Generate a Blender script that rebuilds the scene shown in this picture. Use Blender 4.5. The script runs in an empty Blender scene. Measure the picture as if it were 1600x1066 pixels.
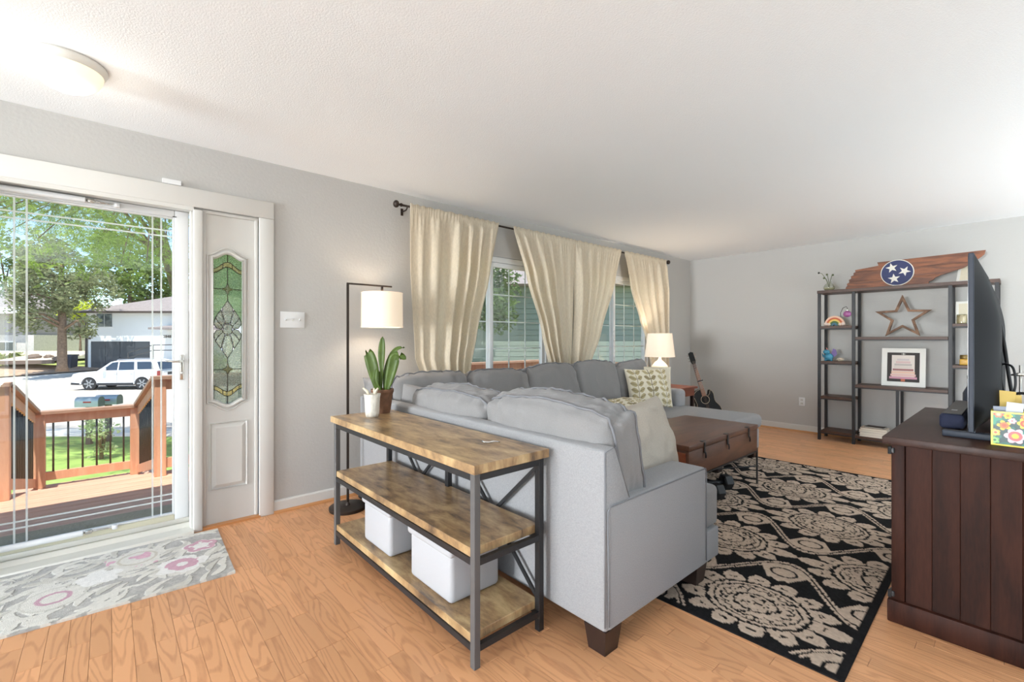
import bpy, bmesh, math, random
import numpy as np
from mathutils import Vector, Matrix, noise as mnoise

scene = bpy.context.scene
COL = scene.collection

# ------------------------------------------------------------------ camera
YAW = math.radians(41.55)
CAM_H = 1.215
cam_data = bpy.data.cameras.new('camera')
cam_data.sensor_fit = 'HORIZONTAL'
cam_data.sensor_width = 36.0
cam_data.lens = 16.0
cam_data.shift_y = -0.0019
cam_data.clip_start = 0.05
cam_data.clip_end = 500
cam = bpy.data.objects.new('camera', cam_data)
COL.objects.link(cam)
cam.location = (0, 0, CAM_H)
cam.rotation_euler = (math.pi / 2, 0, -YAW)
scene.camera = cam

# ------------------------------------------------------------------ view / exposure
scene.view_settings.view_transform = 'Standard'
scene.view_settings.look = 'None'
scene.view_settings.exposure = 0.09
scene.view_settings.gamma = 1.0
scene.view_settings.use_curve_mapping = False

# ------------------------------------------------------------------ world sky
world = bpy.data.worlds.new('sky')
scene.world = world
world.use_nodes = True
_nt = world.node_tree
_bg = _nt.nodes['Background']
_sky = _nt.nodes.new('ShaderNodeTexSky')
_sky.sky_type = 'NISHITA'
_sky.sun_disc = False
_sky.sun_elevation = math.radians(58)
_sky.sun_rotation = math.radians(200)
_sky.altitude = 1600
_sky.air_density = 1.0
_sky.dust_density = 0.6
_sky.ozone_density = 1.5
_nt.links.new(_sky.outputs[0], _bg.inputs[0])
_bg.inputs[1].default_value = 0.30

# ------------------------------------------------------------------ sun
sun_d = bpy.data.lights.new('sun', 'SUN')
sun_d.energy = 7.5
sun_d.angle = math.radians(0.6)
sun_d.color = (1.0, 0.95, 0.87)
sun = bpy.data.objects.new('sun', sun_d)
COL.objects.link(sun)
sun.rotation_euler = Vector((0.15, 0.34, -1.0)).to_track_quat('-Z', 'Y').to_euler()

# ------------------------------------------------------------------ added fill lights, all out of view
def area(name, loc, look, sx, sy, watt, col):
    d = bpy.data.lights.new(name, 'AREA')
    d.shape = 'RECTANGLE'; d.size = sx; d.size_y = sy; d.energy = watt; d.color = col
    o = bpy.data.objects.new(name, d); COL.objects.link(o)
    o.location = loc
    o.rotation_euler = (Vector(look) - Vector(loc)).to_track_quat('-Z', 'Z').to_euler()
    return o
area('left_fill_light', (-8.90, 1.5, 1.15), (-2, 1.7, 2.9), 3.4, 2.1, 1400, (0.92, 0.97, 1.0))  # unseen source added on the left, set far off for even light
# two unseen uplights added to brighten the ceiling
area('ceiling_fill_right', (4.9, -2.75, 0.50), (4.9, -2.60, 2.4), 2.6, 1.2, 200, (0.88, 0.97, 1.0))
area('ceiling_fill_left', (-3.0, -2.75, 0.50), (-3.0, -2.55, 2.4), 3.6, 1.2, 185, (0.88, 0.97, 1.0))

# ------------------------------------------------------------------ helpers
EXT = Matrix.Rotation(-YAW, 4, 'Z')      # street frame: x to the right along the street, y away from the house

def tag(o, label=None, cat=None, group=None, kind=None):
    if label: o['label'] = label
    if cat: o['category'] = cat
    if group: o['group'] = group
    if kind: o['kind'] = kind
    return o

def wmat(o):
    m = o.matrix_basis.copy()
    return wmat(o.parent) @ m if o.parent else m

def empty(name, loc=(0, 0, 0), rz=0.0, label=None, cat=None, group=None, kind=None, parent=None):
    o = bpy.data.objects.new(name, None)
    COL.objects.link(o)
    o.empty_display_size = 0.1
    o.location = loc
    o.rotation_euler = (0, 0, rz)
    if parent: o.parent = parent
    return tag(o, label, cat, group, kind)

def copy_tree(o, parent=None):
    c = o.copy(); COL.objects.link(c)
    if parent is not None:
        c.parent = parent
    for ch in list(o.children):
        copy_tree(ch, c)
    return c

class MB:
    """collects geometry in world (or given-frame) coordinates"""
    def __init__(s, xf=None):
        s.v = []; s.f = []; s.xf = xf; s.cols = None
    def add(s, vs, fs):
        b = len(s.v)
        s.v += [tuple(p) for p in vs]
        s.f += [tuple(i + b for i in f) for f in fs]
        return s
    def box(s, x0, x1, y0, y1, z0, z1):
        return s.add([(x0, y0, z0), (x1, y0, z0), (x1, y1, z0), (x0, y1, z0), (x0, y0, z1), (x1, y0, z1), (x1, y1, z1), (x0, y1, z1)],
                     [(0, 3, 2, 1), (4, 5, 6, 7), (0, 1, 5, 4), (1, 2, 6, 5), (2, 3, 7, 6), (3, 0, 4, 7)])
    def cbox(s, c, d):
        return s.box(c[0] - d[0] / 2, c[0] + d[0] / 2, c[1] - d[1] / 2, c[1] + d[1] / 2, c[2] - d[2] / 2, c[2] + d[2] / 2)
    def bar(s, a, b, w, h=None, up=(0, 0, 1)):
        h = h or w
        a = Vector(a); b = Vector(b); d = (b - a).normalized(); u = Vector(up)
        if abs(d.dot(u)) > 0.98: u = Vector((1, 0, 0))
        r = d.cross(u).normalized(); u = r.cross(d).normalized()
        vs = []
        for p in (a, b):
            for i, j in ((-1, -1), (1, -1), (1, 1), (-1, 1)):
                vs.append(p + r * (i * w / 2) + u * (j * h / 2))
        return s.add(vs, [(0, 1, 2, 3), (7, 6, 5, 4), (0, 4, 5, 1), (1, 5, 6, 2), (2, 6, 7, 3), (3, 7, 4, 0)])
    def tube(s, pts, r, n=8, cap=True, closed=False):
        pts = [Vector(p) for p in pts]; m = len(pts)
        rs = r if isinstance(r, (list, tuple)) else [r] * m
        base = len(s.v); prev = None; fs = []; vs = []
        for i, p in enumerate(pts):
            if closed: d = pts[(i + 1) % m] - pts[i - 1]
            elif i == 0: d = pts[1] - p
            elif i == m - 1: d = p - pts[i - 1]
            else: d = pts[i + 1] - pts[i - 1]
            d = d.normalized() if d.length > 1e-9 else Vector((0, 0, 1))
            if prev is None:
                up = Vector((0, 0, 1)) if abs(d.z) < 0.9 else Vector((1, 0, 0))
            else: up = prev
            x = d.cross(up)
            if x.length < 1e-6: x = d.orthogonal()
            x.normalize(); y = x.cross(d).normalized(); prev = y
            for k in range(n):
                a = 2 * math.pi * k / n
                vs.append(p + (x * math.cos(a) + y * math.sin(a)) * rs[i])
        for i in range(m if closed else m - 1):
            j = (i + 1) % m
            for k in range(n):
                l = (k + 1) % n
                fs.append((i * n + k, i * n + l, j * n + l, j * n + k))
        if cap and not closed:
            fs.append(tuple(range(n - 1, -1, -1)))
            fs.append(tuple((m - 1) * n + k for k in range(n)))
        return s.add(vs, fs)
    def cyl(s, c, r, h, n=24, r2=None):
        r2 = r if r2 is None else r2
        return s.tube([c, (c[0], c[1], c[2] + h)], [r, r2], n)
    def lathe(s, c, prof, n=32, cap0=True, cap1=True):
        m = len(prof); vs = []; fs = []
        for r, z in prof:
            for k in range(n):
                a = 2 * math.pi * k / n
                vs.append((c[0] + r * math.cos(a), c[1] + r * math.sin(a), c[2] + z))
        for i in range(m - 1):
            for k in range(n):
                l = (k + 1) % n
                fs.append((i * n + k, i * n + l, (i + 1) * n + l, (i + 1) * n + k))
        if cap0: fs.append(tuple(range(n - 1, -1, -1)))
        if cap1: fs.append(tuple((m - 1) * n + k for k in range(n)))
        return s.add(vs, fs)
    def prism(s, poly, a, b, axis='y'):
        """poly of 2-D points extruded from a to b along an axis ('y': poly is x,z; 'x': poly is y,z; 'z': poly is x,y)"""
        def P(p, t):
            return (p[0], t, p[1]) if axis == 'y' else ((t, p[0], p[1]) if axis == 'x' else (p[0], p[1], t))
        n = len(poly)
        vs = [P(p, a) for p in poly] + [P(p, b) for p in poly]
        fs = [tuple(range(n)), tuple(range(2 * n - 1, n - 1, -1))]
        for i in range(n):
            j = (i + 1) % n
            fs.append((i, i + n, j + n, j))
        return s.add(vs, fs)
    def grid(s, nu, nv, fn, closed_u=False):
        vs = []; fs = []
        for i in range(nu):
            for j in range(nv):
                vs.append(fn(i / (nu - 1), j / (nv - 1)))
        for i in range(nu - 1):
            for j in range(nv - 1):
                fs.append((i * nv + j, (i + 1) * nv + j, (i + 1) * nv + j + 1, i * nv + j + 1))
        return s.add(vs, fs)
    def rbox(s, x0, x1, y0, y1, z0, z1, r=0.01, seg=2):
        bm = bmesh.new()
        bmesh.ops.create_cube(bm, size=1.0)
        for v in bm.verts:
            v.co = Vector(((x0 + x1) / 2 + v.co.x * (x1 - x0), (y0 + y1) / 2 + v.co.y * (y1 - y0), (z0 + z1) / 2 + v.co.z * (z1 - z0)))
        bmesh.ops.bevel(bm, geom=list(bm.edges), offset=r, segments=seg, affect='EDGES', profile=0.5)
        s.bm(bm); return s
    def bm(s, bm):
        bm.verts.index_update()
        s.add([v.co.copy() for v in bm.verts], [tuple(v.index for v in f.verts) for f in bm.faces])
        bm.free(); return s
    def sphere(s, c, r, n=12, m=8, sc=(1, 1, 1)):
        prof = []
        vs = [(c[0], c[1], c[2] - r * sc[2])]; fs = []
        for i in range(1, m):
            t = -math.pi / 2 + math.pi * i / m
            for k in range(n):
                a = 2 * math.pi * k / n
                vs.append((c[0] + r * sc[0] * math.cos(t) * math.cos(a), c[1] + r * sc[1] * math.cos(t) * math.sin(a), c[2] + r * sc[2] * math.sin(t)))
        vs.append((c[0], c[1], c[2] + r * sc[2]))
        for k in range(n): fs.append((0, 1 + (k + 1) % n, 1 + k))
        for i in range(m - 2):
            for k in range(n):
                l = (k + 1) % n
                fs.append((1 + i * n + k, 1 + i * n + l, 1 + (i + 1) * n + l, 1 + (i + 1) * n + k))
        b = 1 + (m - 2) * n
        for k in range(n): fs.append((b + k, b + (k + 1) % n, len(vs) - 1))
        return s.add(vs, fs)
    def build(s, name, mat, parent=None, smooth=False, label=None, cat=None, group=None, kind=None, auto=None):
        co = np.array(s.v, dtype=float)
        if s.xf is not None:
            R = np.array(s.xf)
            co = co @ R[:3, :3].T + R[:3, 3]
        me = bpy.data.meshes.new(name)
        if parent is not None:
            M = np.array(wmat(parent).inverted())
            co = co @ M[:3, :3].T + M[:3, 3]
            off = None
        else:
            mn = co.min(0); mx = co.max(0)
            off = np.array([(mn[0] + mx[0]) / 2, (mn[1] + mx[1]) / 2, mn[2]])
            co = co - off
        me.from_pydata(co.tolist(), [], s.f)
        bm = bmesh.new(); bm.from_mesh(me)
        bmesh.ops.recalc_face_normals(bm, faces=bm.faces)
        bm.to_mesh(me); bm.free()
        if s.cols is not None:
            at = me.color_attributes.new('pat', 'FLOAT_COLOR', 'POINT')
            c = np.ones((len(s.v), 4), dtype=np.float32); c[:, :3] = s.cols
            at.data.foreach_set('color', c.ravel())
        if isinstance(mat, str): mat = M_[mat]
        me.materials.append(mat)
        if smooth or auto:
            me.polygons.foreach_set('use_smooth', [True] * len(me.polygons))
            if auto:
                me.set_sharp_from_angle(angle=math.radians(auto))
        o = bpy.data.objects.new(name, me)
        COL.objects.link(o)
        if parent is not None: o.parent = parent
        else: o.location = off.tolist()
        me.update()
        return tag(o, label, cat, group, kind)

def box(name, mat, parent, *a, **k):
    return MB().box(*a).build(name, mat, parent, **k)

# ------------------------------------------------------------------ materials
M_ = {}
def lin(c):
    f = lambda x: x / 12.92 if x <= 0.04045 else ((x + 0.055) / 1.055) ** 2.4
    return tuple(f(x / 255.0) for x in c)

def nmat(name):
    m = bpy.data.materials.new(name); m.use_nodes = True
    nt = m.node_tree
    return m, nt, nt.nodes['Principled BSDF']

def mat(name, rgb, rough=0.5, metal=0.0, var=0.0, vscale=6.0, bump=0.0, bscale=60.0, spec=0.5, stretch=None, sheen=0.0, coat=0.0, alpha=None, objvar=0.0, islvar=0.0):
    m, nt, b = nmat(name)
    c = lin(rgb)
    b.inputs['Base Color'].default_value = (*c, 1)
    b.inputs['Roughness'].default_value = rough
    b.inputs['Metallic'].default_value = metal
    b.inputs['Specular IOR Level'].default_value = spec
    if sheen: b.inputs['Sheen Weight'].default_value = sheen
    if coat: b.inputs['Coat Weight'].default_value = coat; b.inputs['Coat Roughness'].default_value = 0.1
    co = None
    if var or bump:
        tc = nt.nodes.new('ShaderNodeTexCoord')
        mp = nt.nodes.new('ShaderNodeMapping')
        nt.links.new(tc.outputs['Object'], mp.inputs[0])
        if stretch: mp.inputs['Scale'].default_value = stretch
        co = mp.outputs[0]
    src = None
    if var:
        n = nt.nodes.new('ShaderNodeTexNoise'); n.inputs['Scale'].default_value = vscale; n.inputs['Detail'].default_value = 6
        nt.links.new(co, n.inputs['Vector'])
        r = nt.nodes.new('ShaderNodeValToRGB')
        r.color_ramp.elements[0].position = 0.3; r.color_ramp.elements[1].position = 0.7
        r.color_ramp.elements[0].color = (*[max(0, x * (1 - var)) for x in c], 1)
        r.color_ramp.elements[1].color = (*[min(1, x * (1 + var)) for x in c], 1)
        nt.links.new(n.outputs[0], r.inputs[0]); src = r.outputs[0]
        nt.links.new(src, b.inputs['Base Color'])
    if objvar or islvar:
        hv = nt.nodes.new('ShaderNodeHueSaturation')
        mr = nt.nodes.new('ShaderNodeMapRange')
        v = objvar or islvar
        mr.inputs[3].default_value = 1 - v; mr.inputs[4].default_value = 1 + v
        if objvar: nt.links.new(nt.nodes.new('ShaderNodeObjectInfo').outputs['Random'], mr.inputs[0])
        else: nt.links.new(nt.nodes.new('ShaderNodeNewGeometry').outputs['Random Per Island'], mr.inputs[0])
        nt.links.new(mr.outputs[0], hv.inputs['Value'])
        if src is not None: nt.links.new(src, hv.inputs['Color'])
        else: hv.inputs['Color'].default_value = (*c, 1)
        nt.links.new(hv.outputs[0], b.inputs['Base Color'])
    if bump:
        n2 = nt.nodes.new('ShaderNodeTexNoise'); n2.inputs['Scale'].default_value = bscale; n2.inputs['Detail'].default_value = 4
        nt.links.new(co, n2.inputs['Vector'])
        bp = nt.nodes.new('ShaderNodeBump'); bp.inputs['Strength'].default_value = bump; bp.inputs['Distance'].default_value = 0.01
        nt.links.new(n2.outputs[0], bp.inputs['Height']); nt.links.new(bp.outputs[0], b.inputs['Normal'])
    M_[name] = m
    return m

def attr_mat(name, rough=0.9, bump=0.0, bscale=300.0, sheen=0.0, spec=0.3, metal=0.0):
    m, nt, b = nmat(name)
    a = nt.nodes.new('ShaderNodeAttribute'); a.attribute_name = 'pat'
    nt.links.new(a.outputs['Color'], b.inputs['Base Color'])
    b.inputs['Roughness'].default_value = rough; b.inputs['Specular IOR Level'].default_value = spec
    b.inputs['Metallic'].default_value = metal
    if sheen: b.inputs['Sheen Weight'].default_value = sheen
    if bump:
        tc = nt.nodes.new('ShaderNodeTexCoord')
        n2 = nt.nodes.new('ShaderNodeTexNoise'); n2.inputs['Scale'].default_value = bscale
        nt.links.new(tc.outputs['Object'], n2.inputs['Vector'])
        bp = nt.nodes.new('ShaderNodeBump'); bp.inputs['Strength'].default_value = bump; bp.inputs['Distance'].default_value = 0.004
        nt.links.new(n2.outputs[0], bp.inputs['Height']); nt.links.new(bp.outputs[0], b.inputs['Normal'])
    M_[name] = m
    return m

def wood(name, c0, c1, scale=(1, 1, 1), rough=0.4, rings=22.0, dens=1.0, ndetail=3, contrast=(0.35, 0.75), objvar=0.0, island=False, coat=0.0, bump=0.05, world=False, fine=0.25, spec=0.5, nscale=1.6, hue=0.0):
    """contour-banded grain: sine of a stretched noise field, plus a fine streak"""
    m, nt, b = nmat(name)
    N = nt.nodes.new; L = nt.links.new
    mp = N('ShaderNodeMapping'); mp.inputs['Scale'].default_value = scale
    if world: src = N('ShaderNodeNewGeometry').outputs['Position']
    else: src = N('ShaderNodeTexCoord').outputs['Object']
    rnd = None
    if island: rnd = N('ShaderNodeNewGeometry').outputs['Random Per Island']
    elif objvar: rnd = N('ShaderNodeObjectInfo').outputs['Random']
    if rnd is not None:
        sc = N('ShaderNodeMath'); sc.operation = 'MULTIPLY'; sc.inputs[1].default_value = 37.0; L(rnd, sc.inputs[0])
        cb = N('ShaderNodeCombineXYZ'); L(sc.outputs[0], cb.inputs[0]); L(sc.outputs[0], cb.inputs[1]); L(sc.outputs[0], cb.inputs[2])
        ad = N('ShaderNodeVectorMath'); ad.operation = 'ADD'; L(src, ad.inputs[0]); L(cb.outputs[0], ad.inputs[1]); src = ad.outputs[0]
    L(src, mp.inputs[0])
    n = N('ShaderNodeTexNoise'); n.inputs['Scale'].default_value = nscale; n.inputs['Detail'].default_value = ndetail; n.inputs['Roughness'].default_value = 0.4
    L(mp.outputs[0], n.inputs['Vector'])
    mu = N('ShaderNodeMath'); mu.operation = 'MULTIPLY'; mu.inputs[1].default_value = rings * 6.283 * dens; L(n.outputs[0], mu.inputs[0])
    si = N('ShaderNodeMath'); si.operation = 'SINE'; L(mu.outputs[0], si.inputs[0])
    mr = N('ShaderNodeMapRange'); mr.inputs[1].default_value = -1; mr.inputs[2].default_value = 1; L(si.outputs[0], mr.inputs[0])
    n3 = N('ShaderNodeTexNoise'); n3.inputs['Scale'].default_value = nscale * 14; n3.inputs['Detail'].default_value = 4; L(mp.outputs[0], n3.inputs['Vector'])
    mx = N('ShaderNodeMix'); mx.data_type = 'FLOAT'; mx.inputs[0].default_value = fine; L(mr.outputs[0], mx.inputs[2]); L(n3.outputs[0], mx.inputs[3])
    r = N('ShaderNodeValToRGB')
    c0, c1 = lin(c0), lin(c1)
    if contrast[0] < 0:      # only the deepest bands reach the dark tone
        k_ = -contrast[0] / (contrast[1] - contrast[0]); c0 = tuple(a + (b_ - a) * k_ for a, b_ in zip(c0, c1)); contrast = (0.0, contrast[1])
    r.color_ramp.elements[0].position = contrast[0]; r.color_ramp.elements[1].position = contrast[1]
    r.color_ramp.elements[0].color = (*c0, 1); r.color_ramp.elements[1].color = (*c1, 1)
    L(mx.outputs[0], r.inputs[0])
    out = r.outputs[0]
    if rnd is not None and objvar:
        hv = N('ShaderNodeHueSaturation'); m2 = N('ShaderNodeMapRange'); m2.inputs[3].default_value = 1 - objvar; m2.inputs[4].default_value = 1 + objvar
        L(rnd, m2.inputs[0]); L(m2.outputs[0], hv.inputs['Value']); L(out, hv.inputs['Color']); out = hv.outputs[0]
    L(out, b.inputs['Base Color'])
    b.inputs['Roughness'].default_value = rough; b.inputs['Specular IOR Level'].default_value = spec
    if coat: b.inputs['Coat Weight'].default_value = coat; b.inputs['Coat Roughness'].default_value = 0.12
    if bump:
        bp = N('ShaderNodeBump'); bp.inputs['Strength'].default_value = bump; bp.inputs['Distance'].default_value = 0.002
        L(mx.outputs[0], bp.inputs['Height']); L(bp.outputs[0], b.inputs['Normal'])
    M_[name] = m
    return m

def emis(name, rgb, strength, base=None, trans=0.0):
    m, nt, b = nmat(name)
    b.inputs['Base Color'].default_value = (*lin(base or rgb), 1)
    b.inputs['Emission Color'].default_value = (*lin(rgb), 1)
    b.inputs['Emission Strength'].default_value = strength
    b.inputs['Roughness'].default_value = 0.6
    M_[name] = m
    return m

def thinglass(name, tint=(255, 255, 255), gloss=0.06, rough=0.0):
    m = bpy.data.materials.new(name); m.use_nodes = True
    nt = m.node_tree; nt.nodes.clear()
    o = nt.nodes.new('ShaderNodeOutputMaterial'); mix = nt.nodes.new('ShaderNodeMixShader')
    t = nt.nodes.new('ShaderNodeBsdfTransparent'); t.inputs[0].default_value = (*lin(tint), 1)
    g = nt.nodes.new('ShaderNodeBsdfGlossy'); g.inputs['Roughness'].default_value = rough
    mix.inputs[0].default_value = gloss
    nt.links.new(t.outputs[0], mix.inputs[1]); nt.links.new(g.outputs[0], mix.inputs[2]); nt.links.new(mix.outputs[0], o.inputs[0])
    M_[name] = m
    return m

def fabric_trans(name, rgb, trans=0.4, wscale=220.0, bump=0.2, var=0.08):
    """diffuse cloth with some light passing through"""
    m = bpy.data.materials.new(name); m.use_nodes = True
    nt = m.node_tree; nt.nodes.clear(); N = nt.nodes.new; L = nt.links.new
    o = N('ShaderNodeOutputMaterial'); mix = N('ShaderNodeMixShader'); d = N('ShaderNodeBsdfDiffuse'); t = N('ShaderNodeBsdfTranslucent')
    tc = N('ShaderNodeTexCoord'); mp = N('ShaderNodeMapping'); mp.inputs['Scale'].default_value = (1, 1, 0.15)
    L(tc.outputs['Object'], mp.inputs[0])
    n = N('ShaderNodeTexNoise'); n.inputs['Scale'].default_value = wscale; L(mp.outputs[0], n.inputs['Vector'])
    c = lin(rgb); r = N('ShaderNodeValToRGB')
    r.color_ramp.elements[0].position = 0.3; r.color_ramp.elements[1].position = 0.7
    r.color_ramp.elements[0].color = (*[x * (1 - var) for x in c], 1); r.color_ramp.elements[1].color = (*[min(1, x * (1 + var)) for x in c], 1)
    L(n.outputs[0], r.inputs[0]); L(r.outputs[0], d.inputs[0]); L(r.outputs[0], t.inputs[0])
    bp = N('ShaderNodeBump'); bp.inputs['Strength'].default_value = bump; bp.inputs['Distance'].default_value = 0.002
    L(n.outputs[0], bp.inputs['Height']); L(bp.outputs[0], d.inputs['Normal'])
    mix.inputs[0].default_value = trans
    L(d.outputs[0], mix.inputs[1]); L(t.outputs[0], mix.inputs[2]); L(mix.outputs[0], o.inputs[0])
    M_[name] = m
    return m

# interior
mat('wall_paint', (189, 187, 184), 0.85, bump=0.12, bscale=55)
mat('ceiling_paint', (246, 247, 248), 0.9, bump=0.22, bscale=130)
mat('white_trim', (214, 212, 208), 0.45)
mat('white_vinyl', (228, 229, 230), 0.35)
mat('floor_under', (120, 78, 48), 0.7)
wood('strip_oak', (182, 124, 84), (222, 164, 118), scale=(9.0, 1.2, 1), rough=0.32, spec=0.28, rings=15, ndetail=1.5, contrast=(-0.10, 0.45), objvar=0.10, world=True, bump=0.03, fine=0.42, nscale=1.0)
wood('strip_oak_far', (182, 124, 84), (222, 164, 118), scale=(9.0, 1.2, 1), rough=0.32, spec=0.28, rings=15, ndetail=1.5, contrast=(-0.10, 0.45), objvar=0.10, island=True, world=True, bump=0.03, fine=0.42, nscale=1.0)
mat('shoe_molding', (196, 138, 88), 0.4)
mat('black_metal', (46, 46, 48), 0.45, metal=0.3, bump=0.05, bscale=200)
mat('grey_metal', (98, 97, 97), 0.5, metal=0.2)
mat('bronze', (58, 48, 42), 0.45, metal=0.5)
mat('chrome', (205, 203, 198), 0.25, metal=0.9)
mat('brass', (226, 214, 170), 0.35, metal=0.5)
mat('sofa_fabric', (154, 154, 156), 0.95, var=0.10, vscale=240, bump=0.25, bscale=420, sheen=0.15, spec=0.15)
mat('sofa_cushion', (140, 138, 138), 0.9, var=0.06, vscale=240, bump=0.2, bscale=300, sheen=0.2, spec=0.2)
mat('sofa_piping', (126, 126, 130), 0.9, spec=0.2)
mat('espresso', (44, 30, 26), 0.4)
mat('cream_fabric', (222, 213, 192), 0.95, var=0.06, vscale=200, bump=0.25, bscale=300, spec=0.15)
mat('beige_fabric', (196, 188, 176), 0.95, var=0.08, vscale=200, bump=0.25, bscale=300, spec=0.15)
fabric_trans('curtain_linen', (244, 234, 216), 0.45)
thinglass('window_glass', (250, 253, 252), 0.05)
_bv = mat('beveled_glass', (236, 242, 240), 0.2, spec=0.8)
_bv.node_tree.nodes['Principled BSDF'].inputs['Alpha'].default_value = 0.55
# ================================================================== ROOM SHELL
FY = 3.48      # inner face of the street wall
BX = 6.81      # inner face of the far wall
CZ = 2.44
rng = random.Random(5)

def wall_boxes(name, boxes, m='wall_paint'):
    b = MB()
    for a in boxes: b.box(*a)
    return b.build(name, m, kind='structure', label=None)

W1 = (2.04, 3.64); W2 = (4.07, 5.67); WZ = (0.75, 2.035)
y0, y1 = FY, FY + 0.15
wall_boxes('wall_front', [(-9.15, -0.56, y0, y1, -0.3, CZ), (-0.56, 0.78, y0, y1, 2.05, CZ), (-0.56, 0.78, y0, y1, -0.3, -0.02), (0.78, W1[0], y0, y1, -0.3, CZ),
    (W1[0], W1[1], y0, y1, -0.3, WZ[0]), (W1[0], W1[1], y0, y1, WZ[1], CZ), (W1[1], W2[0], y0, y1, -0.3, CZ),
    (W2[0], W2[1], y0, y1, -0.3, WZ[0]), (W2[0], W2[1], y0, y1, WZ[1], CZ), (W2[1], BX + 0.15, y0, y1, -0.3, CZ)])
wall_boxes('wall_back', [(BX, BX + 0.15, -3.35, FY, -0.3, CZ)])
wall_boxes('wall_left', [(-9.15, -9.0, -3.35, -0.25, -0.3, CZ), (-9.15, -9.0, 3.25, FY, -0.3, CZ), (-9.15, -9.0, -0.25, 3.25, 2.25, CZ), (-9.15, -9.0, -0.25, 3.25, -0.3, 0.10)])
mat('bounce_cut_dark', (96, 84, 76), 0.7)  # unseen near wall made dark to cut the bounce on the sofa arm
wall_boxes('wall_near', [(-9.15, -4.85, -3.35, -3.2, -0.3, CZ), (-1.15, 2.15, -3.35, -3.2, -0.3, CZ), (-4.85, -1.15, -3.35, -3.2, -0.3, 0.05), (-4.85, -1.15, -3.35, -3.2, 2.10, CZ), (6.25, BX + 0.15, -3.35, -3.2, -0.3, CZ), (2.15, 6.25, -3.35, -3.2, -0.3, 0.05), (2.15, 6.25, -3.35, -3.2, 2.10, CZ)], 'bounce_cut_dark')
wall_boxes('ceiling', [(-9.15, BX + 0.15, -3.35, FY + 0.15, CZ, CZ + 0.14)], 'ceiling_paint')
mat('soffit', (225, 222, 215), 0.8)
wall_boxes('trim_1', [(-9.6, BX + 0.6, -3.8, 4.10, CZ + 0.141, CZ + 0.30)], 'soffit')
# unseen windows, added to go with the fill lights
def rear_window(name, boxes):
    r = empty(name, kind='structure')
    for a in boxes: box('window_frame', 'white_vinyl', r, *a)
rear_window('window_3', [(-9.1, -8.98, -0.25, -0.21, 0.10, 2.25), (-9.1, -8.98, 3.21, 3.25, 0.10, 2.25), (-9.1, -8.98, -0.21, 3.21, 2.21, 2.25), (-9.1, -8.98, -0.21, 3.21, 0.10, 0.14)])
rear_window('window_4', [(2.15, 2.19, -3.30, -3.17, 0.05, 2.10), (6.21, 6.25, -3.30, -3.17, 0.05, 2.10), (2.19, 6.21, -3.30, -3.17, 2.06, 2.10), (2.19, 6.21, -3.30, -3.17, 0.05, 0.09)])
rear_window('window_5', [(-4.85, -4.81, -3.30, -3.17, 0.05, 2.10), (-1.19, -1.15, -3.30, -3.17, 0.05, 2.10), (-4.81, -1.19, -3.30, -3.17, 2.06, 2.10), (-4.81, -1.19, -3.30, -3.17, 0.05, 0.09)])
# ------------------------------------------------------------------ floor with strip planks
floor = MB().box(-9.15, BX, -3.35, FY, -0.16, -0.012).build('floor', 'floor_under', kind='structure')
def onscreen(x, y):
    d = x * math.sin(YAW) + y * math.cos(YAW); u = x * math.cos(YAW) - y * math.sin(YAW)
    if d < 0.3: return False
    px = 800 + 711 * u / d; py = 530 + 711 * CAM_H / d
    return -30 < px < 1630 and py < 1100
def covered(x, y):
    return (2.0 < x < 5.0 and 0.45 < y < 2.5) or (1.5 < x < 5 and y > 1.6) or (x > 2.6 and y < 0.35 and x < 3.7) or (x < 0.4 and y > 2.8) or (1.45 < x < 2.2 and y > 1.1)
SW = 0.0655
lens = [0.29, 0.37, 0.46]
pl_me = []
for L_ in lens:
    b = MB(); w = SW / 2 - 0.0004; h = L_ / 2 - 0.0005; e = 0.0009
    b.add([(-w, -h, -0.011), (w, -h, -0.011), (w, h, -0.011), (-w, h, -0.011), (-w, -h, -e), (w, -h, -e), (w, h, -e), (-w, h, -e),
           (-w + e, -h + e, 0), (w - e, -h + e, 0), (w - e, h - e, 0), (-w + e, h - e, 0)],
          [(0, 3, 2, 1), (0, 1, 5, 4), (1, 2, 6, 5), (2, 3, 7, 6), (3, 0, 4, 7), (4, 5, 9, 8), (5, 6, 10, 9), (6, 7, 11, 10), (7, 4, 8, 11), (8, 9, 10, 11)])
    me = bpy.data.meshes.new('plank'); me.from_pydata(b.v, [], b.f); me.materials.append(M_['strip_oak']); pl_me.append(me)
    b.me = me
cand = []
x = -1.30
while x < BX - 0.02:
    y = -0.9 + rng.random() * 0.3
    while y < FY - 0.2:
        k = rng.randrange(3)
        if y + lens[k] > FY: break
        cand.append((x + SW / 2, y + lens[k] / 2, k)); y += lens[k]
    if FY - y > 0.02:
        cand.append((x + SW / 2, (y + FY) / 2, -(FY - y)))
    x += SW
cand.sort(key=lambda c: (0 if (onscreen(c[0], c[1]) and not covered(c[0], c[1]) and not isinstance(c[2], float)) else 1, c[0] ** 2 + c[1] ** 2))
FLOOR_OFF = Vector(floor.location)
rest = MB()
for i, (cx, cy, k) in enumerate(cand):
    if i < 300 and not isinstance(k, float):
        o = bpy.data.objects.new('plank', pl_me[k]); COL.objects.link(o); o.parent = floor
        o.location = Vector((cx, cy, 0)) - FLOOR_OFF
    else:
        L_ = -k if isinstance(k, float) else lens[k]
        rest.box(cx - SW / 2 + 0.0004, cx + SW / 2 - 0.0004, cy - L_ / 2 + 0.0005, cy + L_ / 2 - 0.0005, -0.011, -0.0001)
rest.build('planks_beyond', 'strip_oak_far', floor, kind='stuff')
mat('bounce_grey', (186, 190, 190), 0.5)  # unseen floor made pale and neutral to bounce light onto the ceiling
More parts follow.
